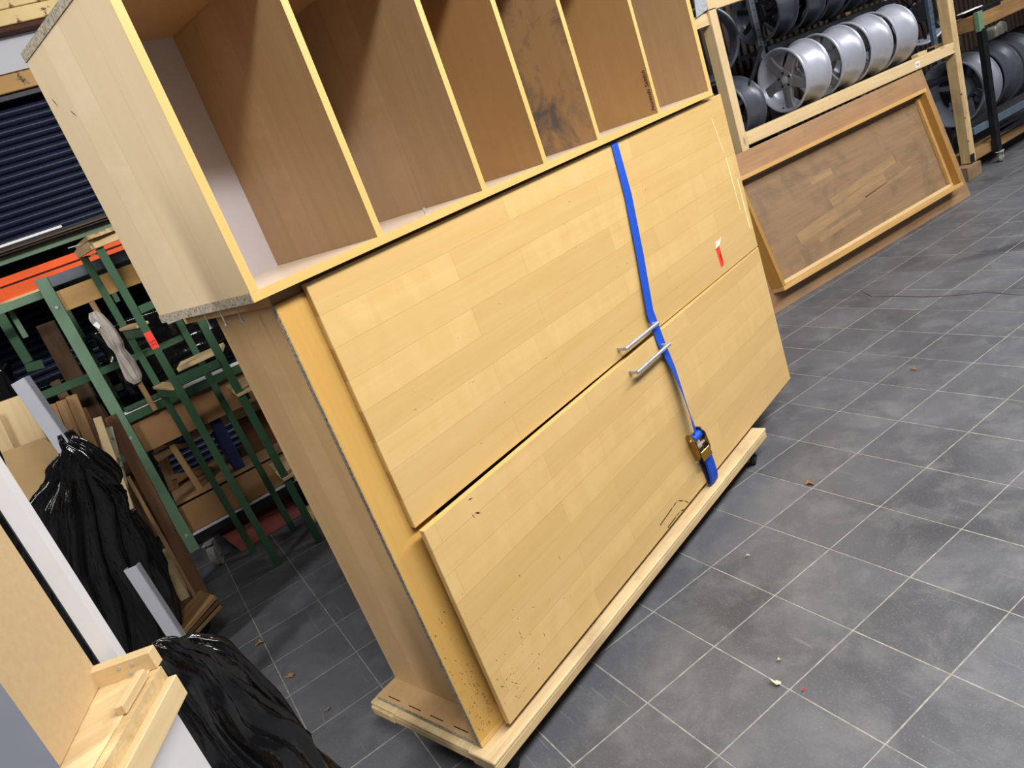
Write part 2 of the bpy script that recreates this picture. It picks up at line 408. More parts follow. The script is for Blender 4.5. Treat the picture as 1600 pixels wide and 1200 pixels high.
# ------------------------------------------------------------------ the setting: floor of square tiles
def build_floor():
    bm = bmesh.new(); box_bm(bm, (-5, -6, -0.06), (13, 7, -0.0010))
    base = struct(link('floor', finish(bm, 'floor'), GROUT))
    tag(base, 'dark grey slate-look tiled workshop floor with pale joints', None)
    g = 0.0034
    bm = bmesh.new(); box_bm(bm, (g / 2, g / 2, -0.008), (TILE - g / 2, TILE - g / 2, 0.0), 0.0012)
    tm = finish(bm, 'tile'); tm.materials.append(FLOOR_TILE)
    R = cam.rotation_euler.to_matrix(); f = 1148.97
    def px(p):
        d = R.transposed() @ (Vector(p) - cam.location)
        if d.z > -0.15: return None
        return (800 + f * d.x / -d.z, 600 - f * d.y / -d.z)
    cells = []
    for i in range(-16, 42):
        for j in range(-22, 16):
            x = 0.7075 + i * TILE; y = 0.4755 + j * TILE
            q = [px((x + a * TILE, y + b * TILE, 0)) for a, b in ((0, 0), (1, 0), (1, 1), (0, 1))]
            s = 0.0
            if all(q):
                cx = sum(t[0] for t in q) / 4; cy = sum(t[1] for t in q) / 4
                if -60 < cx < 1660 and -60 < cy < 1260:
                    s = abs(sum(q[k][0] * q[(k + 1) % 4][1] - q[(k + 1) % 4][0] * q[k][1] for k in range(4))) / 2
            cells.append((s, x, y))
    cells.sort(reverse=True)
    for s, x, y in cells[:300]:
        o = bpy.data.objects.new('tile', tm); COL.objects.link(o); o.parent = base
        o.location = (x, y, random.uniform(-0.0006, 0.0004))
    bm = bmesh.new()
    for s, x, y in cells[300:]:
        box_bm(bm, (x + g / 2, y + g / 2, -0.008), (x + TILE - g / 2, y + TILE - g / 2, 0.0))
    o = link('floor_tiles', finish(bm, 'floor_tiles'), FLOOR_TILE, base); o['kind'] = 'stuff'
    # hairline crack running across several tiles
    cp = [Vector(p) for p in ((3.687, 1.366, 0), (3.582, 1.218, 0), (3.596, 1.061, 0), (3.589, 0.893, 0), (3.612, 0.715, 0), (3.662, 0.562, 0), (3.644, 0.451, 0), (3.619, 0.342, 0))]
    bm = bmesh.new(); L = []; Rr = []
    for k, p in enumerate(cp):
        dd = (cp[min(k + 1, len(cp) - 1)] - cp[max(k - 1, 0)]).normalized(); n2 = Vector((-dd.y, dd.x, 0)) * (0.004 if 0 < k < len(cp) - 1 else 0.001)
        L.append(bm.verts.new(p + n2 + Vector((0, 0, 0.0008)))); Rr.append(bm.verts.new(p - n2 + Vector((0, 0, 0.0008))))
    for k in range(len(cp) - 1): bm.faces.new((L[k], L[k + 1], Rr[k + 1], Rr[k]))
    link('crack', finish(bm, 'crack'), SCUFF, base)
build_floor()

# ------------------------------------------------------------------ the setting: back wall with roller shutter and steel lintels
def build_back():
    WY = 4.06
    struct(box('wall_back', (-5, WY + 0.12, 0), (13, WY + 0.3, 5.0), DARK_WALL, None, 0))
    sh = struct(thing('door_1', 'dark navy roller shutter with ribbed slats on the back wall', None, (-4.0, WY, 0)))
    prof = []
    pitch = 0.052
    for k in range(7):
        a = math.pi * k / 6
        prof.append((-0.019 * math.sin(a), pitch * 0.04 + (pitch * 0.92) * k / 6))
    bm = bmesh.new(); L = 6.6
    A = [bm.verts.new((0, y, z)) for y, z in prof] + [bm.verts.new((0, 0.012, pitch * .96)), bm.verts.new((0, 0.012, pitch * .04))]
    B = [bm.verts.new((L, v.co.y, v.co.z)) for v in A]
    n = len(A)
    for i in range(n): bm.faces.new((A[i], A[(i + 1) % n], B[(i + 1) % n], B[i]))
    bm.faces.new(A); bm.faces.new(B[::-1])
    me = smooth_by_angle(finish(bm, 'slat'), 50); me.materials.append(NAVY)
    for k in range(56):
        o = bpy.data.objects.new('slat', me); COL.objects.link(o); o.parent = sh; o.location = (0, 0, 0.02 + k * pitch)
    # guide plate, lintel beams and the strip of white wall between them
    t1 = struct(thing('trim_1', 'ochre painted rusting steel lintel above the shutter', None, (-4, WY - 0.10, 2.955)))
    box('soffit', (0, 0, 0), (9, 0.2, 0.03), BLACK_STEEL, t1)
    box('flange', (0, -0.03, 0.035), (9, 0.0, 0.135), RUSTY_OCHRE, t1, 0.004)
    box('web', (0, 0.0, 0.03), (9, 0.2, 0.15), RUST_DARK, t1, 0.004)
    struct(box('wall_band', (-4, WY - 0.06, 3.09), (5, WY + 0.1, 3.32), WHITE_WALL, None, 0))
    t2 = struct(thing('trim_2', 'pale yellow steel girder with rust patches under the roof', None, (-4, WY - 0.16, 3.31)))
    box('flange', (0, -0.02, 0.03), (9, 0.02, 0.115), RUSTY_YELLOW, t2, 0.004)
    box('web', (0, -0.02, 0.12), (9, 0.02, 0.225), RUSTY_YELLOW, t2, 0.004)
    box('underside', (0, 0.0, 0.0), (9, 0.22, 0.03), RUST_DARK, t2, 0.003)
    struct(box('wall_upper', (-4, WY - 0.02, 3.53), (5, WY + 0.1, 5.0), GREY_PANEL, None, 0))
    # ribbed wall behind the wheel racks: each rib stands proud
    rw = struct(thing('wall_right', 'dark ribbed wall behind the wheel racks', None, (2.9, 3.42, 0)))
    box('backing', (0, 0.02, 0), (7.5, 0.1, 3.2), DARK_WALL, rw, 0)
    bm = bmesh.new(); box_bm(bm, (0, 0, 0), (0.045, 0.025, 3.2), 0.004); rm = finish(bm, 'rib'); rm.materials.append(RIB)
    for k in range(80):
        o = bpy.data.objects.new('rib', rm); COL.objects.link(o); o.parent = rw; o.location = (0.02 + k * 0.093, -0.008, 0)
build_back()

# ------------------------------------------------------------------ the cabinet on its side (cabinet frame turned 17.39 deg from the tiles)
CR = math.radians(17.3914)
CM = Matrix.Rotation(CR, 4, 'Z')

def slab_marks(name, segs, mat, parent, M=None, plane='XZ', thick=0.0004):
    """short thin strokes lying on a face: (u0, v0, u1, v1, width)"""
    bm = bmesh.new()
    for u0, v0, u1, v1, wd in segs:
        d = Vector((u1 - u0, v1 - v0)); L = d.length or 1e-4; n = Vector((-d.y, d.x)) / L * wd / 2; e = d / L * 0.2 * wd
        mid = Vector(((u0 + u1) / 2, (v0 + v1) / 2))
        ring = [Vector((u0, v0)), mid + n, Vector((u1, v1)), mid - n] if L < 0.05 else [Vector((u0, v0)) + n, Vector((u1, v1)) + n, Vector((u1, v1)) - n, Vector((u0, v0)) - n]
        f = [bm.verts.new((p.x, -thick, p.y)) for p in ring]; b = [bm.verts.new((p.x, 0.0002, p.y)) for p in ring]
        bm.faces.new(f); bm.faces.new(b[::-1])
        for i in range(4): bm.faces.new((f[i], b[i], b[(i + 1) % 4], f[(i + 1) % 4]))
    o = link(name, finish(bm, name), mat, parent, M)
    o['kind'] = 'stuff'
    return o

def handle(parent, x0, x1, z, yb=0.0):
    bm = bmesh.new(); p = 0.036
    pts = [(x0 - 0.004, yb, z), (x0 + 0.002, yb - p, z), (x1 - 0.002, yb - p, z), (x1 + 0.004, yb, z)]
    cyl_bm(bm, (x0 - 0.008, yb - p, z), (x1 + 0.008, yb - p, z), 0.0075, 14)
    for x in (x0, x1):
        box_bm(bm, (x - 0.007, yb - p, z - 0.0065), (x + 0.007, yb, z + 0.0065), 0.002)
    return link('handle', smooth_by_angle(finish(bm, 'handle'), 40), ALU_HANDLE, parent)

def build_cabinet():
    t = thing('cabinet', 'large maple cabinet lying on its side with two long doors, strapped to the dolly', 'cabinet', (0, 0, 0.150), (0, 0, CR))
    Z0 = 0.150
    def b(name, lo, hi, mat, par=t, bevel=0.0012):
        return box(name, (lo[0], lo[1], lo[2] - Z0), (hi[0], hi[1], hi[2] - Z0), mat, par, bevel)
    lp = b('side_panel', (-0.085, 0.022, 0.150), (2.26, 0.54, 0.168), MAPLE_END)
    o = b('edge_strip', (-0.0855, 0.0205, 0.1502), (2.26, 0.022, 0.1678), MAPLE_LIP)
    up = b('side_panel', (-0.085, 0.03, 1.545), (2.26, 0.54, 1.5735), MAPLE_END)
    b('edge_strip', (-0.0855, 0.0285, 1.5452), (2.26, 0.030, 1.5733), MAPLE_INSIDE)
    b('end_panel', (0.0, 0.036, 0.168), (0.018, 0.535, 1.545), MAPLE_END)
    b('end_panel', (2.225, 0.02, 0.168), (2.243, 0.535, 1.545), MAPLE_END)
    b('back_panel', (0.018, 0.52, 0.168), (2.225, 0.528, 1.545), BROWNBOARD)
    st = b('plinth_board', (-0.085, 0.020, 0.168), (0.09, 0.036, 1.545), MAPLE_STRIP)
    b('raw_edge', (-0.0862, 0.0205, 0.168), (-0.085, 0.0358, 1.545), EDGE_RAW, t, 0)
    # knocks and pin holes in the plinth board, thickest at the bottom
    rnd = random.Random(3); segs = []
    for k in range(75):
        z = 0.02 + abs(rnd.gauss(0, 0.19)); x = rnd.uniform(0.008, 0.085)
        l = rnd.uniform(0.002, 0.011); a = rnd.uniform(1.3, 2.3)
        if z < 1.3: segs.append((x, z, x + l * math.cos(a), z + l * math.sin(a), rnd.uniform(0.0014, 0.003)))
    slab_marks('scuff', segs, SCUFF, st)
    # slots cut in the projecting lower side panel
    for y in (0.10, 0.215, 0.325, 0.435):
        s = box('slot', (0.013, y - 0.022 - 0.01, 0.0177), (0.0165, y + 0.030, 0.0184), SCUFF, lp, 0)
    box('raw_edge', (-0.001, 0.001, 0.001), (0, 0.516, 0.017), EDGE_RAW, lp, 0)
    # doors: the upper one shut, the lower one standing a little open at the near end
    du = b('door', (0.0, 0.0, 0.864), (2.262, 0.019, 1.563), MAPLE, t, 0.0015)
    handle(du, 1.050, 1.268, 0.902 - 0.864)
    a = 0.030 / 2.262
    bm = bmesh.new(); box_bm(bm, (-2.262, 0, 0), (0, 0.019, 0.682), 0.0015)
    dl = link('door', finish(bm, 'door'), MAPLE, t, Matrix.Translation((2.262, -0.0005, 0.176 - Z0)) @ Matrix.Rotation(a, 4, 'Z'))
    for dd in (du, dl): dd['label'] = 'long maple door panel with a grey bar handle'
    handle(dl, 1.052 - 2.262, 1.280 - 2.262, 0.808 - 0.176)
    box('edge_strip', (-2.2625, 0.0005, 0.6815), (-0.001, 0.0188, 0.6826), MAPLE_LIP, dl, 0)
    # scratches and gouges on the doors
    X = lambda x: x - 2.262
    Zl = lambda z: z - 0.176
    seg = [(X(.173), Zl(.842), X(.192), Zl(.838), .004), (X(.178), Zl(.797), X(.197), Zl(.783), .006), (X(.166), Zl(.802), X(.172), Zl(.782), .002)]
    for k in range(46):
        x = abs(rnd.gauss(0.0, 0.16)) + 0.012; z = abs(rnd.gauss(0, 0.22)) + 0.03
        if z > 0.6: continue
        l = rnd.uniform(0.002, 0.02) * (1 if rnd.random() < .4 else .35); an = rnd.uniform(1.5, 2.5)
        seg.append((X(x), z, X(x) + l * math.cos(an), z + l * math.sin(an), rnd.uniform(0.001, 0.0026)))
    slab_marks('scuff', seg, SCUFF, dl)
    pen = [(.943, .222, 1.045, .231), (1.045, .231, 1.09, .234), (1.09, .234, 1.13, .208), (1.13, .208, 1.16, .178), (.983, .184, 1.05, .187), (1.05, .187, 1.085, .188), (1.085, .188, 1.119, .178)]
    slab_marks('pen_line', [(X(p[0]), Zl(p[1]), X(p[2]), Zl(p[3]), .0046) for p in pen], INK, dl)
    seg = []
    for k in range(34):
        x = rnd.uniform(0.03, 1.6); z = rnd.uniform(0.03, 0.66); l = rnd.uniform(0.002, 0.012); an = rnd.uniform(-0.3, 0.5)
        seg.append((x, z, x + l * math.cos(an), z + l * math.sin(an), 0.001))
    slab_marks('scuff', seg, SCUFF, du)
    slab_marks('glue_run', [(2.170, .44, 2.176, .30, .008), (2.176, .30, 2.180, .20, .005), (2.225, .33, 2.228, .10, .009), (2.13, .62, 2.165, .46, .004)], PALE_SCUFF, du)
    # chipped corner of the upper door
    slab_marks('chip', [(0.001, .694, .022, .697, .010), (0.002, .680, .009, .690, .006)], EDGE_RAW, du)
    return t
build_cabinet()

def build_shelf_unit():
    Z0 = 1.574
    t = thing('shelf_unit', 'pale maple pigeonhole shelf unit on its side on top of the cabinet', 'shelf unit', (0, 0, Z0), (0, 0, CR))
    xl, xr, yf, yb, zt = -0.147, 2.155, -0.019, 0.523, 0.719
    T = 0.022
    def lipped(name, lo, hi, mat, lip):
        o = box(name, lo, hi, mat, t, 0.001)
        box('edge_strip', (-0.0004, -0.0012, -0.0002), (hi[0] - lo[0] + 0.0004, 0.0006, hi[2] - lo[2] + 0.0002), lip, o, 0)
        return o
    bp = lipped('base_panel', (xl, yf, 0), (xr, yb, T), MAPLE_SHELF, MAPLE_LIP)
    box('raw_edge', (-0.0014, 0.0, 0.0), (0, yb - yf, T), EDGE_RAW, bp, 0)
    tp = lipped('top_panel', (xl, yf, zt - T), (xr, yb, zt), MAPLE_INSIDE_DARK, MAPLE_LIP)
    box('raw_edge', (-0.0014, 0.0, 0.0), (0, yb - yf, T), EDGE_RAW, tp, 0)
    lipped('end_panel', (xl + 0.001, yf, T), (xl + T, yb, zt - T), MAPLE_PALE, MAPLE_LIP_Z)
    lipped('end_panel', (xr - 0.030, yf, T), (xr, yb, zt - T), MAPLE_INSIDE, MAPLE_LIP_Z)
    mats = [MAPLE_INSIDE, MAPLE_INSIDE, MAPLE_INSIDE_DARK, MAPLE_STAINED, MAPLE_INSIDE_DARK]
    divs = []
    for x, m in zip((0.239, 0.654, 0.957, 1.272, 1.699), mats):
        divs.append(lipped('divider', (x, yf + 0.002, T), (x + 0.020, yb - 0.016, zt - T), m, MAPLE_LIP_Z))
    divs[3]['label'] = 'divider with dark smeared stains'
    box('back_panel', (xl + T, yb - 0.016, T), (xr - 0.03, yb - 0.010, zt - T), WHITE_BACK, t, 0)
    # handwriting up the front edge of a divider
    M = Matrix(((0, 0, -1, -0.0006), (0, -1, 0, 0.0), (-0, 0, 0, 0), (0, 0, 0, 1)))
    # text x -> +z, text y -> +y reversed so that the letters stand with their feet to the front edge
    M = Matrix(((0, 0, -1, -0.0006), (0, 1, 0, 0.008), (1, 0, 0, 0.012), (0, 0, 0, 1)))
    text_mesh('handwriting', 'Normale Seitlich', 0.0225, INK, divs[4], M, 0.25)
    # three screws sticking out below the base, and a shelf pin
    for x, y in ((-0.130, 0.29), (-0.125, 0.21), (-0.12, 0.13)):
        bm = bmesh.new(); cyl_bm(bm, (x, y, 0.0), (x, y, -0.038), 0.0022, 8); cyl_bm(bm, (x, y, -0.038), (x, y, -0.044), 0.0025, 10, 0.005)
        link('screw', finish(bm, 'screw'), GALV, t)
    bm = bmesh.new(); cyl_bm(bm, (0.456, 0.025, T), (0.456, 0.025, T + 0.012), 0.004, 8); cyl_bm(bm, (0.452, 0.02, T + 0.012), (0.460, 0.03, T + 0.016), 0.003, 8)
    link('shelf_pin', finish(bm, 'shelf_pin'), GALV, t)
    slab_marks('scratch', [(0.02, .60, .035, .575, .003), (.09, .55, .11, .53, .003)], SCUFF, t, Matrix(((0, 1, 0, xl + 0.0008), (-1, 0, 0, 0.505), (0, 0, 1, 0), (0, 0, 0, 1))))
    return t
build_shelf_unit()

def caster(parent, x, y, zp, r=0.038, wd=0.024, yaw=0.0, wheelmat=RUBBER, plate=BLACK_STEEL):
    """swivel caster hanging from height zp to the floor (parent at floor level)"""
    M = Matrix.Translation((x, y, 0)) @ Matrix.Rotation(yaw, 4, 'Z')
    bm = bmesh.new()
    box_bm(bm, (-0.04, -0.03, zp - 0.006), (0.04, 0.03, zp), 0.001)
    cyl_bm(bm, (0, 0, zp - 0.006), (0, 0, zp - 0.018), 0.022, 16)
    for s in (-1, 1):
        box_bm(bm, (-0.012, s * (wd / 2 + 0.004) - 0.0015, r - 0.010), (0.030, s * (wd / 2 + 0.004) + 0.0015, zp - 0.016), 0.001)
    cyl_bm(bm, (0.015, -wd / 2 - 0.009, r), (0.015, wd / 2 + 0.009, r), 0.006, 8)
    o = link('caster', smooth_by_angle(finish(bm, 'caster')), plate, parent, M)
    lathe('wheel', [(-wd / 2, 0.008), (-wd / 2, r * 0.82), (-wd / 2 + 0.003, r * 0.97), (0, r), (wd / 2 - 0.003, r * 0.97), (wd / 2, r * 0.82), (wd / 2, 0.008)], wheelmat, o, 28, 'Y', False, Matrix.Translation((0.015, 0, r)))
    return o

def build_dolly():
    t = thing('dolly', 'low wooden dolly on casters carrying the cabinet', 'dolly', (0, 0, 0), (0, 0, CR))
    z0, z1 = 0.102, 0.150
    # front and back rails with a thin top layer that has lifted a little, and cross pieces
    r1 = box('rail', (-0.112, -0.048, z0), (1.815, 0.055, z1 - 0.014), PINE_GREY, t, 0.004)
    box('top_strip', (-0.113, -0.050, z1 - 0.0135), (1.817, 0.060, z1 - 0.001), PLY, t, 0.003)
    box('rail', (-0.112, 0.44, z0), (1.815, 0.565, z1 - 0.014), PINE_GREY, t, 0.004)
    box('top_strip', (-0.105, 0.43, z1 - 0.0135), (1.81, 0.565, z1 - 0.001), PLY, t, 0.003)
    M = Matrix.Rotation(math.pi / 2, 4, 'Z')
    for x in (-0.108, 0.80, 1.70):
        o = box('cross_piece', (0, 0, 0), (0.384, 0.11, z1 - 0.016 - z0), PINE_GREY, t, 0.004, Matrix.Translation((x + 0.11, 0.0555, z0 + 0.001)) @ M)
    box('top_strip', (-0.108, 0.0605, z1 - 0.0135), (0.02, 0.429, z1 - 0.001), PLY, t, 0.003)
    for x, y, a in ((-0.02, 0.01, 2.6), (1.735, 0.005, 0.5), (-0.02, 0.47, 1.0), (1.72, 0.48, 2.0)):
        caster(t, x, y, z0, 0.037, 0.024, a)
    return t
build_dolly()

def build_strap():
    t = thing('ratchet_strap', 'blue webbing ratchet strap tying the cabinet to the dolly', 'strap', (0, 0, 0.151), (0, 0, CR))
    Z0 = 0.151
    def ribbon(name, pts, mat, thick=0.0018):
        bm = bmesh.new(); prev = None; rows = []
        for (x, y, z, wd, tw) in pts:
            d = Vector((math.cos(tw), -math.sin(tw), 0)) * wd / 2; n = Vector((math.sin(tw), math.cos(tw), 0)) * thick / 2
            c = Vector((x, y, z - Z0))
            rows.append([bm.verts.new(c - d - n), bm.verts.new(c + d - n), bm.verts.new(c + d + n), bm.verts.new(c - d + n)])
        for A, B in zip(rows, rows[1:]):
            for i in range(4): bm.faces.new((A[i], A[(i + 1) % 4], B[(i + 1) % 4], B[i]))
        bm.faces.new(rows[0][::-1]); bm.faces.new(rows[-1])
        return link(name, smooth_by_angle(finish(bm, name), 50), mat, t)
    pts = [(1.384, 0.008, 1.568, .040, 0), (1.383, -0.0015, 1.5665, .040, 0), (1.381, -0.0045, 1.55, .040, 0), (1.371, -0.005, 1.37, .047, 0), (1.33, -0.008, 1.15, .047, 0.0), (1.279, -0.014, .945, .046, 0.0),
           (1.280, -0.017, .90, .046, 0.0), (1.281, -0.019, .84, .046, 0.05), (1.283, -0.024, .79, .046, -0.08), (1.294, -0.032, .70, .046, -0.30), (1.300, -0.036, .60, .046, -0.52), (1.297, -0.042, .50, .046, -0.60), (1.290, -0.048, .425, .044, -0.35)]
    ribbon('webbing', pts, BLUE_STRAP)
    # ratchet buckle
    R = Matrix.Translation((1.298, -0.036, 0.365 - Z0)) @ Matrix.Rotation(math.radians(-9), 4, 'Y') @ Matrix.Rotation(math.radians(-14), 4, 'Z')
    rb = link('ratchet', bpy.data.meshes.new('ratchet'), None, t, R)
    bm = bmesh.new()
    side = [(0, 0.012, 0.062), (0, -0.012, 0.066), (0, -0.028, 0.045), (0, -0.026, -0.03), (0, -0.010, -0.058), (0, 0.006, -0.05), (0, 0.014, 0.0)]
    for sx in (-0.032, -0.026, 0.028, 0.034):
        a = [bm.verts.new(Vector(p) + Vector((sx, 0, 0))) for p in side]; b2 = [bm.verts.new(Vector(p) + Vector((sx + 0.0025, 0, 0))) for p in side]
        bm.faces.new(a); bm.faces.new(b2[::-1])
        for i in range(len(side)): bm.faces.new((a[i], b2[i], b2[(i + 1) % len(side)], a[(i + 1) % len(side)]))
    box_bm(bm, (-0.026, -0.029, -0.062), (0.030, -0.024, -0.018), 0.002)
    bm.normal_update(); bm.to_mesh(rb.data); bm.free(); rb.data.materials.append(BRASS)
    rod('spool', (-0.024, -0.012, 0.046), (0.027, -0.012, 0.046), 0.017, BLUE_STRAP, rb)
    rod('axle', (-0.038, -0.012, 0.046), (0.042, -0.012, 0.046), 0.005, GALV, rb, 10)
    for k in range(2):
        z = 0.005 - 0.022 * k
        rod('pawl', (-0.022, -0.014, z), (0.026, -0.014, z), 0.006, BLACK_STEEL if k else GALV, rb, 8)
    rod('gear', (0.0215, -0.012, 0.046), (0.0265, -0.012, 0.046), 0.026, BLACK_STEEL, rb, 12)
    # doubled tail below the buckle, folded down to the dolly
    tail = [(1.325, -0.040, .325, .046, .15), (1.331, -0.042, .28, .046, .15), (1.338, -0.040, .235, .046, .1), (1.342, -0.036, .19, .046, .1), (1.343, -0.030, .168, .046, .1), (1.343, -0.020, .156, .046, .1)]
    ribbon('tail', tail, BLUE_STRAP, 0.010)
    tail = [(1.318, -0.022, .325, .042, .1), (1.326, -0.021, .26, .042, .1), (1.335, -0.020, .20, .042, .1), (1.338, -0.018, .162, .042, .1)]
    ribbon('under_strap', tail, BLUE_PAINT, 0.003)
build_strap()

def build_tape():
    t = thing('tape_tag', 'small red tape tag with white paper stuck on the upper maple door', 'tag', CM @ Vector((1.905, -0.0012, 0.90)), (0, 0, CR))
    prism('tape', [(-0.020, 0, 0.085), (0.012, 0, 0.090), (0.017, 0, 0.012), (0.008, 0, -0.002), (-0.014, 0, -0.002)], (0, 0.0008, 0), RED_TAPE, t)
    prism('paper', [(-0.028, -0.002, 0.084), (0.012, -0.004, 0.090), (0.030, -0.010, 0.118), (0.014, -0.006, 0.108), (-0.006, -0.003, 0.112)], (0, 0.0008, 0), PAPER, t)
    text_mesh('handwriting', 'VERK.', 0.017, INK_RED, t, Matrix(((0, 1, 0, -0.004), (0, 0, 1, -0.001), (-1, 0, 0, 0.06), (0, 0, 0, 1))) @ Matrix.Diagonal((1, 1, 1, 1)), 0)
build_tape()

# ------------------------------------------------------------------ leaning shallow box beside the cabinet
def build_tray():
    ph = 0.2163
    M = Matrix.Translation((5.70, 1.721, 0)) @ Matrix.Rotation(-0.0064, 4, 'Z') @ Matrix.Rotation(-ph, 4, 'X')
    t = thing('leaning_display_case', 'shallow brown wooden case with raised rim leaning on the timber frame', 'wooden case', (5.70, 1.721, 0), (-ph, 0, -0.0064))
    # local: x along, z up the slope, -y out of the face
    box('backing_board', (-2.60, 0.0, 0.0), (-0.02, 0.018, 1.091), TRAY_BACK, t, 0.002)
    x0, x1, z0, z1, d = -2.368, -0.2235, 0.128, 0.9425, 0.1075
    th = 0.028
    bo = box('rim_board', (x0, -d, z0), (x1, 0.0, z0 + th), TRAY_RIM, t, 0.002); bo['label'] = 'lower rim board, pale and scuffed'
    box('rim_board', (x0, -d, z1 - th), (x1, 0.0, z1), TRAY_RIM, t, 0.002)
    Rm = Matrix.Rotation(-math.pi / 2, 4, 'Y')
    for xx in (x0 + th, x1):
        bm = bmesh.new(); box_bm(bm, (0, 0, 0), (z1 - z0 - 2 * th, d, th), 0.002)
        link('rim_board', finish(bm, 'rim_board'), TRAY_SIDE, t, Matrix.Translation((xx, -d, z0 + th)) @ Rm)
    box('inner_panel', (x0 + th, -0.022, z0 + th), (x1 - th, -0.001, z1 - th), TRAY_FACE, t, 0)
    # glazing beads inside
    box('bead', (x0 + th, -0.05, z0 + th), (x1 - th, -0.0225, z0 + th + 0.022), PINE, t, 0.002)
    box('bead', (x0 + th, -0.036, z1 - th - 0.012), (x1 - th, -0.0225, z1 - th), TRAY_BACK, t, 0.002)
    box('bead', (x1 - th - 0.03, -0.05, z0 + th + 0.023), (x1 - th, -0.0225, z1 - th - 0.013), TRAY_RIM, t, 0.002)
    box('bead', (x0 + th, -0.05, z0 + th + 0.023), (x0 + th + 0.02, -0.0225, z1 - th - 0.013), TRAY_RIM, t, 0.002)
    # paler patches left where labels were peeled off
    slab_marks('bare_patch', [(-1.98, .37, -.92, .47, .085), (-1.55, .49, -.75, .56, .06), (-1.80, .30, -1.30, .33, .045), (-1.66, .695, -1.42, .70, .05), (-1.2, .40, -.6, .44, .03)], TRAY_PATCH, t, Matrix.Translation((0, -0.0222, 0)))
build_tray()

# ------------------------------------------------------------------ timber frame
def build_timber_frame():
    t = thing('stud_rack', 'pale pine stud frame standing in front of the wheel racks', 'stud rack', (3.62, 2.0, 0))
    O = Vector((3.62, 2.0, 0)); inv = Matrix.Translation(-O)
    def pl(name, a, b, wd, th, mat=PINE, up=(0, 0, 1)):
        return plank(name, Vector(a) - O, Vector(b) - O, wd, th, mat, t, up, 0.003)
    pl('post', (3.655, 2.045, 0.0), (3.655, 2.045, 2.0), 0.07, 0.09, PINE, (0, 1, 0))
    pl('post', (6.280, 2.045, 0.125), (6.280, 2.045, 2.3), 0.078, 0.09, PINE_GREY, (0, 1, 0))
    pl('rail', (3.69, 2.035, 1.125), (6.24, 2.035, 1.105), 0.07, 0.085)
    pl('rail', (3.62, 2.035, 2.030), (6.24, 2.035, 2.030), 0.07, 0.085)
    pl('stub_rail', (3.0, 2.05, 1.935), (3.619, 2.05, 1.945), 0.07, 0.075)
    pl('foot_block', (6.12, 2.03, 0.06), (6.33, 2.03, 0.06), 0.12, 0.118, TRAY_FACE)
    prism('corner_bracket', [(3.50 - O.x, -0.002, 1.975), (3.61 - O.x, -0.002, 2.0), (3.62 - O.x, -0.002, 2.09), (3.52 - O.x, -0.002, 2.085)], (0, 0.003, 0), GALV, t)
    box('fixing_plate', (6.236 - 3.62, -0.003, 0.13), (6.236 - 3.62 + 0.06, 0, 0.20), BLACK_STEEL, t, 0)
    st = box('sticker', (5.68 - 3.62, -0.0012, 1.085), (5.74 - 3.62, 0.0, 1.128), PAPER, t, 0)
    text_mesh('number', '760', 0.03, INK, st, Matrix(((1, 0, 0, 0.004), (0, 0, -1, -0.0004), (0, 1, 0, 0.010), (0, 0, 0, 1))))
    for z in (0.32, 0.52, 0.72): rod('screw', (2.625, -0.002, z), (2.625, 0.002, z), 0.006, BLACK_STEEL, t, 8)
build_timber_frame()

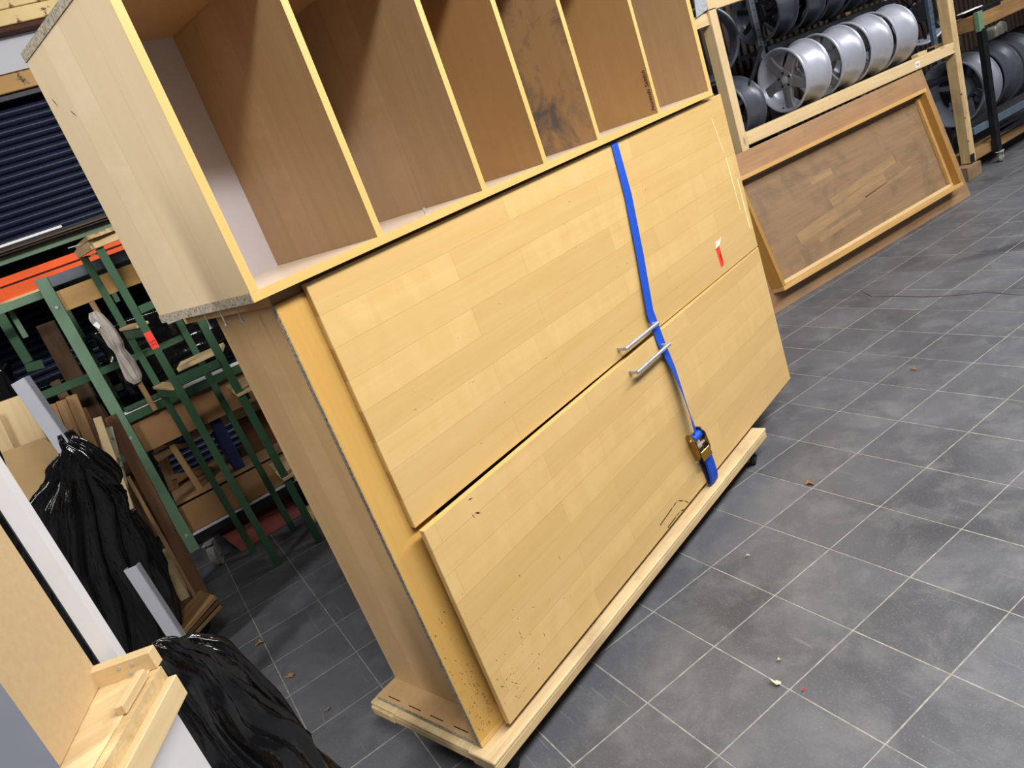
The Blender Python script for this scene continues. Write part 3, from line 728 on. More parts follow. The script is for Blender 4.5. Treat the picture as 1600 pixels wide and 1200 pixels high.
# ------------------------------------------------------------------ wheel rims
def make_rim(name, label, kind, barrel_mat, face_mat, r=0.24, wd=0.27, group=None):
    """axis along local x, outer face towards -x, origin at the middle of the outer flange"""
    t = thing(name, label, 'wheel', group=group)
    k = r / 0.24; q = wd / 0.27
    outer = [(0, .231), (.004, .239), (.014, .240), (.020, .228), (.045, .225), (.075, .206), (.10, .203), (.20, .212), (.225, .214), (.245, .226), (.252, .238), (.268, .240), (.27, .232)]
    inner = [(.262, .226), (.24, .214), (.20, .200), (.10, .191), (.06, .196), (.03, .214), (.006, .222)]
    lathe('barrel', [(x * q, y * k) for x, y in outer + inner], barrel_mat, t, 56, 'X', True)
    bm = bmesh.new()
    n, rin, win, wout, th, curve = {'five': (5, .045, .112, .084, .034, .012), 'ten': (10, .05, .022, .018, .026, .02), 'seven': (7, .05, .042, .034, .03, .015), 'none': (0, 0, 0, 0, 0, 0)}[kind]
    if n:
        for i in range(n):
            A = Matrix.Rotation(2 * math.pi * i / n + 0.35, 4, 'X')
            rows = []
            for s in range(5):
                f = s / 4; rr = (rin + (0.205 - rin) * f) * k; ww = (win + (wout - win) * f - 0.018 * math.sin(f * math.pi) * (kind == 'five')) * k / 2
                x0 = 0.040 - curve * math.sin(f * math.pi * 0.8) + 0.004 * f
                rows.append([bm.verts.new(A @ Vector(v)) for v in ((x0, -ww * .8, rr), (x0, ww * .8, rr), (x0 + 0.008, ww, rr), (x0 + th, ww * .9, rr), (x0 + th, -ww * .9, rr), (x0 + 0.008, -ww, rr))])
            for P, Q in zip(rows, rows[1:]):
                for j in range(6): bm.faces.new((P[j], P[(j + 1) % 6], Q[(j + 1) % 6], Q[j]))
            bm.faces.new(rows[0][::-1]); bm.faces.new(rows[-1])
        link('spokes', smooth_by_angle(finish(bm, 'spokes'), 30), face_mat, t)
        hub = lathe('hub', [(0.036, 0.0), (0.036, .028 * k), (0.034, .070 * k), (0.042, .080 * k), (0.075, .082 * k), (0.14, 0.075 * k), (0.14, 0.0)], face_mat, t, 40)
        rod('centre_cap', (0.030, 0, 0), (0.037, 0, 0), 0.028 * k, GALV if kind == 'five' else face_mat, hub, 24)
        for i in range(5):
            a = 2 * math.pi * i / 5; c, s = 0.052 * k * math.cos(a), 0.052 * k * math.sin(a)
            rod('bolt_hole', (0.0325, c, s), (0.040, c, s), 0.0095 * k, BLACK_STEEL, hub, 12)
        rod('valve', (0.02, 0.0, -.205 * k), (0.045, 0.0, -.215 * k), 0.005, RUBBER, t, 8)
    return t

silver = make_rim('alloy_wheel', 'silver five-spoke alloy rim nearest the pine post, its face showing', 'five', SILVER, SILVER_FACE, group='silver rims on the timber shelf')
dark = make_rim('alloy_wheel', 'dark rim with spoked face in the upper row behind the steel upright', 'seven', DARK_ALLOY, BLACK_ALLOY, 0.235, 0.24, 'dark rims on the upper tier')
greyr = make_rim('alloy_wheel', 'grey rim at the near end of the low rack beside the pine post', 'seven', GREY_ALLOY, GREY_ALLOY, 0.30, 0.30, 'rims on the low wheeled rack')
multi = make_rim('alloy_wheel', 'black many-spoked rim with pale lip hung facing the room', 'ten', GREY_ALLOY, BLACK_ALLOY, 0.32, 0.22)
index_kids()
silver.location = (4.50, 2.30, 1.372); silver.rotation_euler = (0.3, 0, math.radians(-4))
for (x, a), lb in zip(((4.92, -3), (5.28, -2), (5.62, -2)), ('second silver rim from the pine post, in the row on the timber shelf', 'third silver rim in the row on the timber shelf', 'silver rim farthest along the timber shelf, with a scuffed flange')):
    c = copy_tree(silver); c.location = (x, 2.30, 1.372); c.rotation_euler = (x * 3, 0, math.radians(a)); c['label'] = lb
dark.location = (4.75, 2.62, 1.90); dark.rotation_euler = (0.2, 0, 0)
for x, lb in ((5.06, 'second dark rim in the upper tier row, barrel towards the room'), (5.33, 'third dark rim in the upper tier row above the silver rims'), (5.64, 'fourth dark rim in the upper tier row, partly hidden'), (5.95, 'last dark rim of the upper tier row, near the picture top')):
    c = copy_tree(dark); c.location = (x + 0.03, 2.62, 1.90); c.rotation_euler = (x, 0, 0); c['label'] = lb
greyr.location = (6.99, 2.345, 0.672); greyr.rotation_euler = (0.2, 0, math.radians(178))
for x, mt, lb in ((7.12, DARK_ALLOY, 'dark grey rim behind the black rack upright on the low rack'), (7.46, DARK_ALLOY, 'dark ridged rim third along the low wheeled rack'), (7.80, BLACK_ALLOY, 'blackish rim at the far end of the low wheeled rack')):
    c = copy_tree(greyr); c.location = (x + 0.23, 2.345, 0.672); c['label'] = lb
    for ch in [o for o in COL.objects if o.parent == c]:
        ch.data = ch.data.copy(); ch.data.materials.clear(); ch.data.materials.append(mt)
multi.location = (7.537, 3, 1.411); multi.rotation_euler = (0.2, 0, math.radians(62))
# big dark rims standing behind the pine post
r5 = make_rim('alloy_wheel', 'large black rim stored behind the left pine post, its lip catching light', 'none', DARK_ALLOY, BLACK_ALLOY, 0.27, 0.25)
r5.location = (4.06, 2.55, 1.81); r5.rotation_euler = (0, 0, math.radians(50))
r6 = make_rim('alloy_wheel', 'dark rim barrel lying low behind the left pine post', 'seven', DARK_ALLOY, DARK_ALLOY, 0.25, 0.25)
r6.location = (4.0, 2.50, 1.28); r6.rotation_euler = (0, 0, math.radians(8))
r7 = make_rim('alloy_wheel', 'black rim on the lower tier in the shade under the silver rims', 'none', BLACK_ALLOY, BLACK_ALLOY, 0.24, 0.25)
r7.location = (4.40, 2.86, 1.092); r7.rotation_euler = (0, 0, math.radians(12))

def build_wheel_racks():
    t = thing('wheel_rack', 'dark steel rack with perforated uprights holding rims behind the pine frame', 'rack', (3.9, 2.2, 0))
    O = Vector((3.9, 2.2, 0))
    def upright(x, y, z1, mat):
        u = box('upright', (x - O.x, y - O.y, 0), (x - O.x + 0.055, y - O.y + 0.035, z1), mat, t, 0.002)
        bm = bmesh.new()
        for k in range(int(z1 / 0.05)): cyl_bm(bm, (0.027, -0.0006, 0.03 + 0.05 * k), (0.027, 0.001, 0.03 + 0.05 * k), 0.006, 8)
        o = link('holes', finish(bm, 'holes'), BLACK_STEEL, u); o['kind'] = 'stuff'
    upright(4.66, 2.56, 2.4, GREY_STEEL); upright((7.129, 2.68, 1.275)[0], 2.68, 2.4, BLUE_STEEL)
    upright(3.80, 3.10, 2.4, BLACK_STEEL); upright(6.30, 3.10, 2.4, BLACK_STEEL)
    for z in (1.135, 1.64):
        for y in (2.40, 2.70):
            dz = -0.015 if z < 1.2 else 0
            box('beam', (0.66, y - O.y, z + dz - 0.04), (2.75, y - O.y + 0.035, z + dz), BLACK_STEEL, t, 0.002)
    box('deck', (-0.2, 2.28 - O.y, 0.82), (2.75, 3.12 - O.y, 0.85), BLACK_STEEL, t, 0.002)
    box('deck', (-0.2, 2.28 - O.y, 1.0), (0.42, 2.78 - O.y, 1.028), BLACK_STEEL, t, 0.002)
    plank('brace', (4.1 - O.x, 2.37 - O.y, 1.28), (4.46 - O.x, 2.37 - O.y, 1.66), 0.02, 0.03, BLACK_STEEL, t)
    plank('shelf_batten', (3.75 - O.x, 2.17 - O.y, 1.10), (6.2 - O.x, 2.17 - O.y, 1.10), 0.10, 0.03, PINE_GREY, t)
    plank('stop_batten', (5.95 - O.x, 2.16 - O.y, 1.135), (6.08 - O.x, 2.16 - O.y, 1.14), 0.06, 0.05, PINE, t)
    plank('back_stud', (6.35 - O.x, 2.98 - O.y, 0), (6.35 - O.x, 2.98 - O.y, 2.3), 0.07, 0.05, PINE_BROWN, t, (0, 1, 0))

    r = thing('rolling_rack', 'black steel low rack on casters loaded with dark rims', 'rack', (6.64, 2.0, 0))
    O2 = Vector((6.64, 2.0, 0))
    def p2(name, a, b, wd, th, mat, up=(0, 0, 1)): return plank(name, Vector(a) - O2, Vector(b) - O2, wd, th, mat, r, up)
    p2('post', (6.66, 2.0, 0.09), (6.66, 2.0, 1.155), 0.065, 0.05, BLACK_STEEL, (0, 1, 0))
    p2('post', (6.66, 2.72, 0.09), (6.66, 2.72, 1.1), 0.065, 0.05, BLACK_STEEL, (0, 1, 0))
    p2('post', (8.6, 2.0, 0.09), (8.6, 2.0, 1.1), 0.065, 0.05, BLACK_STEEL, (0, 1, 0))
    p2('beam', (6.40, 2.04, 0.36), (8.7, 2.04, 0.36), 0.03, 0.06, BLUE_STEEL)
    p2('beam', (6.40, 2.55, 0.36), (8.7, 2.55, 0.36), 0.03, 0.06, BLUE_STEEL)
    p2('brace', (6.70, 2.0, 0.27), (8.5, 2.0, 0.34), 0.02, 0.035, BLACK_STEEL)
    p2('brace', (6.70, 2.0, 0.26), (8.5, 2.0, 0.20), 0.02, 0.05, BLACK_STEEL)
    p2('bottom_board', (6.30, 2.12, 0.15), (8.6, 2.12, 0.17), 0.16, 0.08, PINE_BROWN)
    p2('upper_beam', (6.762, 2.25, 1.266), (7.133, 2.25, 1.263), 0.04, 0.10, BLACK_STEEL)
    caster(r, 0.02, -0.02, 0.10, 0.042, 0.03, 0.4, GREY_WHEEL, GALV)
    # upper board carrying parts
    s = thing('plank_shelf', 'old wooden plank shelf with green end bracket above the low rack', 'shelf', (6.62, 2.0, 1.2))
    plank('plank', (0.0, 0.13, 0.02), (1.9, 0.13, 0.02), 0.21, 0.115, PINE_BROWN, s)
    box('bracket', (-0.012, -0.02, -0.06), (0.06, 0.02, 0.10), GREEN_PALE, s, 0.003)
    plank('plank', (0.0, 0.45, -0.12), (0.5, 0.45, -0.14), 0.03, 0.10, PINE_BROWN, s)
    a = box('tool_box', (6.75, 2.02, 1.2785), (7.05, 2.2, 1.32), BLACK_STEEL, None, 0.006); tag(a, 'flat black case on the plank shelf at the top right corner', 'case')
    a = box('paper_sheet', (6.55, 2.06, 1.322), (6.84, 2.12, 1.33), PAPER, None, 0.001); tag(a, 'white paper lying on the black case at top right', 'paper')
    # brake carrier casting
    k = thing('brake_caliper', 'dull grey alloy brake caliper casting under the plank shelf', 'car part', (8.233, 2.66, 0.921))
    lathe('hub_plate', [(0, .03), (0, .12), (.03, .125), (.03, .03)], CASTING, k, 28, 'Y', True, Matrix.Rotation(0.3, 4, 'X'))
    bm = bmesh.new(); box_bm(bm, (-0.17, -0.05, -0.03), (-0.02, 0.06, 0.11), 0.03, None, 3); cyl_bm(bm, (-0.05, -0.07, -0.02), (-0.05, 0.02, -0.02), 0.02, 12)
    link('caliper_body', smooth_by_angle(finish(bm, 'caliper_body'), 40), CASTING, k)
    for i in range(5):
        aa = 2 * math.pi * i / 5; rod('stud_hole', (0.075 * math.cos(aa), -0.012, 0.075 * math.sin(aa)), (0.075 * math.cos(aa), 0.0, 0.075 * math.sin(aa)), 0.014, BLACK_STEEL, k, 10)
    # small things behind the end of the shelf unit
    a = rod('spray_bottle', (3.60, 2.42, 1.4492), (3.60, 2.42, 1.70), 0.035, BLUE_BRIGHT, None, 16, 0.02); tag(a, 'blue bottle glimpsed behind the left pine post', 'bottle')
    box('side_shelf', (3.42 - 3.9, 2.34 - 2.2, 1.43), (4.0 - 3.9, 2.6 - 2.2, 1.449), BLACK_STEEL, t, 0.003)
build_wheel_racks()

# ------------------------------------------------------------------ left side: racking, green stand, green cart
def bundle(name, label, cat, base, items):
    """a thing at 'base' made of planks / boxes given in room coordinates"""
    t = thing(name, label, cat, base); O = Vector(base)
    for it in items:
        if it[0] == 'p':
            _, nm, a, b, wd, th, mat = it[:7]; up = it[7] if len(it) > 7 else (0, 0, 1)
            plank(nm, Vector(a) - O, Vector(b) - O, wd, th, mat, t, up)
        elif it[0] == 'b':
            _, nm, lo, hi, mat = it[:5]
            box(nm, Vector(lo) - O, Vector(hi) - O, mat, t, 0.0015)
        elif it[0] == 'r':
            _, nm, a, b, rr, mat = it[:6]
            rod(nm, Vector(a) - O, Vector(b) - O, rr, mat, t, 12)
    return t
YV = (0, 1, 0)

def build_left_racks():
    bundle('pallet_rack', 'tall green pallet rack bay with orange beams in front of the navy shutter', 'rack', (-2.2, 3.3, 0), [
        ('b', 'beam', (-2.4, 3.30, 2.012), (1.4, 3.36, 2.056), GREEN_PALE),
        ('b', 'beam', (-2.4, 3.24, 2.0565), (1.4, 3.36, 2.098), BLACK_STEEL),
        ('b', 'ledge_strip', (-2.4, 3.245, 2.0985), (-0.39, 3.28, 2.112), PAPER),
        ('b', 'batten', (-2.4, 3.225, 2.070), (1.4, 3.2395, 2.079), TIMBER_DARK),
        ('b', 'deck', (-2.4, 3.361, 2.02), (1.4, 3.98, 2.05), TIMBER_DARK),  # added board behind the beams, put in to shade the lower shutter
        ('b', 'orange_beam', (-2.4, 3.18, 1.903), (0.55, 3.25, 1.945), ORANGE),
        ('b', 'orange_beam', (-2.4, 3.15, 1.822), (0.55, 3.22, 1.892), ORANGE),
        ('b', 'orange_lip', (-2.4, 3.135, 1.812), (0.55, 3.15, 1.826), PINE),
        ('b', 'load_panel', (-2.2, 3.50, 1.78), (1.2, 3.56, 2.019), DARK_WALL),
        ('b', 'post', (-2.35, 3.28, 0), (-2.27, 3.36, 2.0), GREEN), ('b', 'post', (1.3, 3.28, 0), (1.38, 3.36, 2.0), GREEN),
        ('b', 'strut', (-0.33, 3.365, 1.6), (-0.30, 3.39, 2.0), GREEN_PALE), ('b', 'strut', (-0.86, 3.365, 1.6), (-0.83, 3.39, 2.0), GREEN_PALE),
    ])
    for k, x in enumerate((-0.62, -0.50, -0.37, -0.23)):
        pass
    # cart
    FX, FY = -0.60, 2.75
    c = bundle('green_cart', 'green steel cart on casters filled with boards behind the green stand', 'cart', (0.0, 3.05, 0), [
        ('b', 'post', (FX - 0.03, FY - 0.02, 0.16), (FX + 0.03, FY + 0.03, 1.86), GREEN_PALE),
        ('b', 'post', (FX - 0.03, 3.38, 0.16), (FX + 0.03, 3.43, 1.86), GREEN),
        ('b', 'post', (0.62, FY - 0.02, 0.16), (0.68, FY + 0.03, 1.86), GREEN), ('b', 'post', (0.62, 3.38, 0.16), (0.68, 3.43, 1.86), GREEN),
        ('b', 'rail', (FX + 0.031, FY - 0.015, 1.800), (0.619, FY + 0.03, 1.855), GREY_STEEL),
        ('b', 'rail', (-1.5, FY + 0.031, 1.765), (FX - 0.031, FY + 0.06, 1.805), GREEN_PALE),
        ('b', 'rail', (FX + 0.031, FY - 0.015, 0.995), (0.619, FY + 0.02, 1.045), GREEN),
        ('b', 'rail_lip', (FX + 0.031, FY - 0.018, 1.0455), (0.619, FY + 0.018, 1.060), PAPER),
        ('b', 'rail', (FX + 0.031, FY - 0.015, 0.200), (0.619, FY + 0.02, 0.245), BLACK_STEEL),
        ('b', 'rail_lip', (FX + 0.031, FY - 0.018, 0.2455), (0.619, FY + 0.018, 0.256), WHITE_PROFILE),
        ('b', 'deck', (FX - 0.03, FY + 0.031, 0.165), (0.68, 3.379, 0.20), TIMBER_DARK),
        ('b', 'rail', (FX + 0.031, 3.39, 1.1), (0.619, 3.42, 1.14), GREEN), ('b', 'rail', (FX + 0.031, 3.39, 1.4), (0.619, 3.42, 1.44), GREEN),
        ('p', 'brace', (-0.909, 2.9, 1.301), (-0.601, 2.9, 1.293), 0.03, 0.045, GREEN), ('p', 'brace', (-0.6, 2.9, 1.297), (-0.294, 2.9, 1.296), 0.03, 0.04, GREEN),
        ('p', 'brace', (-0.738, 2.9, 0.802), (-0.582, 2.9, 0.809), 0.03, 0.045, GREEN),
        ('b', 'shelf_board', (FX + 0.031, FY + 0.02, 0.80), (0.60, FY + 0.035, 0.985), BROWNBOARD),
        ('b', 'fascia_board', (FX + 0.031, FY + 0.0, 1.665), (0.60, FY + 0.02, 1.775), TRAY_RIM),
        ('b', 'drawer_front', (FX + 0.031, FY + 0.0, 0.262), (0.60, FY + 0.018, 0.43), BROWNBOARD),
        ('b', 'shelf', (FX + 0.031, FY + 0.036, 0.435), (0.60, 3.37, 0.45), TRAY_BACK),
        ('b', 'clip', (-0.56, FY - 0.035, 1.061), (-0.33, FY - 0.006, 1.085), GREEN),
    ])
    caster(c, -0.52, -0.30, 0.163, 0.068, 0.046, 1.2, GREY_WHEEL, GALV); caster(c, 0.60, 0.30, 0.163, 0.068, 0.046, 0.2, GREY_WHEEL, GALV)
    for z, y in ((1.70, 2.729), (0.92, 2.734), (0.27, 2.734)): rod('bolt', (-0.60, y - 3.05 - 0.006, z), (-0.60, y - 3.05 + 0.003, z), 0.009, GALV, c, 10)
    # loads on the cart
    a = plank('timber_beam', (-0.35, 2.98, 0.755), (0.58, 2.98, 0.745), 0.16, 0.075, PINE_GREY); tag(a, 'grubby timber beam lying across inside the green cart', 'timber')
    a = bundle('trestle_leg', 'brown wooden trestle leg with crossbars standing in the green cart', 'trestle', (-0.35, 2.9, 0.45), [
        ('p', 'leg', (-0.439, 2.85, 0.784), (-0.415, 2.85, 0.418), 0.035, 0.04, PINE_BROWN, YV), ('p', 'crossbar', (-0.548, 2.87, 0.724), (-0.42, 2.87, 0.739), 0.03, 0.05, PINE_BROWN),
        ('p', 'leg', (-0.545, 3.10, 0.452), (-0.50, 3.12, 0.80), 0.06, 0.04, TIMBER_RED, YV), ('p', 'diagonal', (-0.53, 3.06, 0.74), (-0.32, 3.05, 0.66), 0.02, 0.03, TIMBER_RED), ('p', 'diagonal', (-0.53, 3.06, 0.54), (-0.30, 3.05, 0.47), 0.02, 0.03, TIMBER_RED)])
    a = box('blue_cabinet_side', (-0.20, 2.82, 0.451), (-0.135, 3.20, 0.96), BLUE_PAINT, None, 0.003); tag(a, 'dark blue painted panel standing on edge in the green cart', 'panel')
    a = box('brown_crate', (-0.05, 3.0, 0.451), (0.56, 3.35, 0.70), TIMBER_RED, None, 0.004); tag(a, 'dark red-brown crate in the lower bay of the green cart', 'crate')
    a = film_box('wrapped_bundle', (-0.52, 3.0, 1.08), (0.55, 3.35, 1.50), 5); tag(a, 'bundle in shiny black stretch film on the middle shelf of the green cart', 'bundle')
    a = bundle('wrapped_stick', 'wooden stick wrapped in pale paper standing in the green cart', 'stick', (-0.3, 2.70, 1.05), [])
    plank('stick', Vector((-0.442, 2.72, 1.67)) - Vector((-0.3, 2.70, 1.05)), Vector((-0.423, 2.72, 1.004)) - Vector((-0.3, 2.70, 1.05)), 0.028, 0.03, PINE_BROWN, a, YV)
    gathered('wrapping', [(-0.457, 2.7, 1.615), (-0.455, 2.7, 1.578), (-0.439, 2.7, 1.503), (-0.436, 2.7, 1.427), (-0.437, 2.7, 1.378), (-0.434, 2.7, 1.293), (-0.437, 2.7, 1.224), (-0.436, 2.7, 1.184)], [.022, .035, .036, .038, .026, .034, .034, .02], FILM_PALE, 7, 0.10, a, Vector((-0.3, 2.70, 1.05)))
    prism('paper_tag', [Vector(p) - Vector((-0.3, 2.70, 1.05)) for p in ((-0.49, 2.66, 1.554), (-0.457, 2.66, 1.569), (-0.452, 2.66, 1.545), (-0.472, 2.66, 1.524))], (0, 0.002, 0), PAPER, a)
    # red board on the floor
    a = prism('red_board', [(-0.382, 2.755, 0.004), (0.032, 2.819, 0.004), (0.005, 2.95, 0.161), (-0.459, 2.87, 0.168)], (0, 0.02, 0.004), REDBOARD); tag(a, 'red-brown board propped under the green cart beside its caster', 'board')
    # green stand in front
    s = bundle('green_stand', 'narrow green steel stand with strand-board top nearest the shelf unit', 'stand', (-0.17, 2.47, 0), [
        ('b', 'post', (-0.270, 2.28, 0), (-0.232, 2.312, 1.89), GREEN), ('b', 'post', (-0.345, 2.63, 0.0), (-0.309, 2.66, 1.89), GREEN),
        ('b', 'post', (-0.020, 2.28, 0), (0.020, 2.312, 1.89), GREEN), ('b', 'post', (-0.09, 2.63, 0), (-0.054, 2.66, 1.89), GREEN),
        ('b', 'rung', (-0.231, 2.272, 1.535), (-0.021, 2.282, 1.575), GREEN), ('b', 'rung', (-0.231, 2.272, 1.135), (-0.021, 2.282, 1.18), GREEN),
        ('b', 'rung', (-0.308, 2.65, 1.10), (-0.091, 2.658, 1.14), GREEN), ('b', 'rung', (-0.308, 2.65, 1.30), (-0.091, 2.658, 1.335), GREEN),
        ('p', 'side_bar', (-0.262, 2.313, 1.45), (-0.335, 2.629, 1.45), 0.02, 0.045, GREEN), ('p', 'side_bar', (-0.262, 2.313, 1.10), (-0.335, 2.629, 1.10), 0.02, 0.045, GREEN),
        ('p', 'side_bar', (0.03, 2.313, 0.93), (0.0, 2.629, 0.93), 0.02, 0.04, GREEN), ('p', 'side_bar', (0.03, 2.313, 0.40), (0.0, 2.629, 0.40), 0.02, 0.04, GREEN),
        ('p', 'side_plate', (-0.250, 2.30, 1.485), (-0.325, 2.66, 1.485), 0.06, 0.016, PINE_GREY), ('p', 'side_plate', (-0.250, 2.30, 1.135), (-0.325, 2.66, 1.135), 0.06, 0.016, PINE_GREY),
        ('b', 'side_plate', (-0.02, 2.27, 0.953), (0.14, 2.66, 0.97), PINE_GREY), ('b', 'side_plate', (-0.02, 2.27, 0.422), (0.20, 2.66, 0.44), PINE_GREY), ('b', 'side_plate', (0.0, 2.34, 0.09), (0.20, 2.6, 0.11), PINE_GREY),
        ('p', 'top_frame', (-0.27, 2.268, 1.912), (0.05, 2.268, 1.912), 0.015, 0.042, PINE_GREY), ('p', 'top_frame', (-0.275, 2.277, 1.912), (-0.345, 2.67, 1.912), 0.015, 0.042, PINE_GREY),
        ('p', 'top_board', (-0.06, 2.25, 1.944), (-0.12, 2.70, 1.944), 0.44, 0.020, OSB)])
    s.rotation_euler = (0, -0.024, 0)
    g = box('red_tape', (-0.269 + 0.17, 2.2785 - 2.47, 1.355), (-0.234 + 0.17, 2.2798 - 2.47, 1.445), RED_TAPE, s, 0)
    text_mesh('handwriting', '35', 0.035, INK_RED, g, Matrix(((0, -1, 0, 0.030), (0, 0, -1, -0.0004), (1, 0, 0, 0.012), (0, 0, 0, 1))))
    rod('nail', (-0.37 + 0.17, 2.45 - 2.47, 1.945), (-0.31 + 0.17, 2.45 - 2.47, 1.94), 0.003, GALV, s, 8)
    a = plank('offcut_block', (-0.22, 2.47, 1.215), (0.02, 2.42, 1.225), 0.20, 0.022, PINE); tag(a, 'flat pale offcut resting across the rungs of the green stand', 'offcut')
    a.location.z -= 0.015
    a = box('white_bracket', (-0.17, 2.50, 1.42), (-0.10, 2.53, 1.50), PAPER, None, 0.004); tag(a, 'small white box hanging behind the green stand post under the shelf unit', 'box')
    # dark planks leaning at the back and green frame at far left
    for (p0, p1, wd, lb) in (((-0.713, 3.22, 1.64), (-0.748, 3.22, 0.2), 0.10, 'old dark plank leaning behind the offcuts, left of the pale green cart post'), ((-0.706, 3.25, 1.41), (-0.689, 3.25, 0.103), 0.07, 'narrow dark plank leaning just left of the pale green cart post'), ((-0.81, 3.1, 1.332), (-0.79, 3.1, 0.254), 0.05, 'thin worn plank leaning against the dark planks')):
        a = plank('old_plank', p0, p1, wd, 0.035, TIMBER_DARK, None, YV); tag(a, lb, 'plank')
    bundle('green_bracket', 'short green angle post with foot hanging at the left edge by the shutter', 'bracket', (-0.9, 3.1, 1.4), [
        ('p', 'post', (-0.877, 3.1, 1.851), (-0.872, 3.1, 1.479), 0.05, 0.04, GREEN, YV), ('p', 'foot', (-0.9, 3.1, 1.456), (-0.813, 3.1, 1.443), 0.03, 0.05, GREEN)])
    a = film_box('wrapped_pallet', (-1.62, 2.9, 0.6), (-0.98, 3.3, 1.52), 9); tag(a, 'stack wrapped in ridged black film at the left edge', 'bundle')
    a = film_box('film_roll', (-0.95, 3.48, 1.08), (-0.50, 3.66, 1.30), 14); tag(a, 'crumpled black film lying behind the green cart rail', 'film')

def film_box(name, lo, hi, seed):
    bm = bmesh.new(); c = [(a + b) / 2 for a, b in zip(lo, hi)]; s = [b - a for a, b in zip(lo, hi)]
    box_bm(bm, [-x / 2 for x in s], [x / 2 for x in s])
    bmesh.ops.subdivide_edges(bm, edges=bm.edges, cuts=22, use_grid_fill=True)
    for v in bm.verts:
        p = Vector((v.co.x * 4, v.co.y * 4, v.co.z * 26)) + Vector((seed, seed, seed))
        n = noise.noise(p) * 0.012 + noise.noise(v.co * 7 + Vector((seed, 0, 0))) * 0.03
        d = v.co.normalized(); v.co += d * n
    return link(name, finish(bm, name, True), FILM, None, Matrix.Translation(c))

def gathered(name, pts, radii, mat, folds=11, amp=0.18, parent=None, O=None, seed=0, flat=1.0, seg=72, sub=6, crumple=0.35):
    """film gathered round a path: a pleated tube"""
    P = [Vector(p) - (O or Vector((0, 0, 0))) for p in pts]
    # resample with Catmull-Rom
    Q = []; RR = []
    for i in range(len(P) - 1):
        p0 = P[max(i - 1, 0)]; p1 = P[i]; p2 = P[i + 1]; p3 = P[min(i + 2, len(P) - 1)]
        for k in range(sub):
            t = k / sub
            Q.append(0.5 * ((2 * p1) + (p2 - p0) * t + (2 * p0 - 5 * p1 + 4 * p2 - p3) * t * t + (3 * p1 - p0 - 3 * p2 + p3) * t ** 3))
            s = t * t * (3 - 2 * t); RR.append(radii[i] * (1 - s) + radii[i + 1] * s)
    Q.append(P[-1]); RR.append(radii[-1])
    bm = bmesh.new(); rings = []
    for i, (c, r) in enumerate(zip(Q, RR)):
        d = (Q[min(i + 1, len(Q) - 1)] - Q[max(i - 1, 0)]).normalized()
        a = d.cross(Vector((0, 1, 0.2))).normalized(); b = d.cross(a).normalized()
        ring = []
        for k in range(seg):
            th = 2 * math.pi * k / seg
            ph = th * folds + noise.noise(Vector((math.cos(th) * 1.5, math.sin(th) * 1.5, i * 0.05 + seed))) * 5
            w3 = ph * 2.3 + noise.noise(Vector((math.cos(th) * 3, math.sin(th) * 3, i * 0.05 + seed))) * 4
            ridge = 1 - abs(math.sin(w3)) ** 0.5
            m = 1 + amp * math.sin(ph) + 0.55 * amp * ridge + crumple * noise.noise(Vector((math.cos(th) * 1.6 + seed, math.sin(th) * 1.6, i * 0.07))) + 0.25 * amp * noise.noise(Vector((math.cos(th) * 6, math.sin(th) * 6 + seed, i * 0.25)))
            ring.append(bm.verts.new(c + (a * math.cos(th) + b * math.sin(th) * flat) * r * m))
        rings.append(ring)
    for A, B in zip(rings, rings[1:]):
        for k in range(seg): bm.faces.new((A[k], A[(k + 1) % seg], B[(k + 1) % seg], B[k]))
    bm.faces.new(rings[0][::-1]); bm.faces.new(rings[-1])
    return link(name, finish(bm, name, True), mat, parent)
build_left_racks()

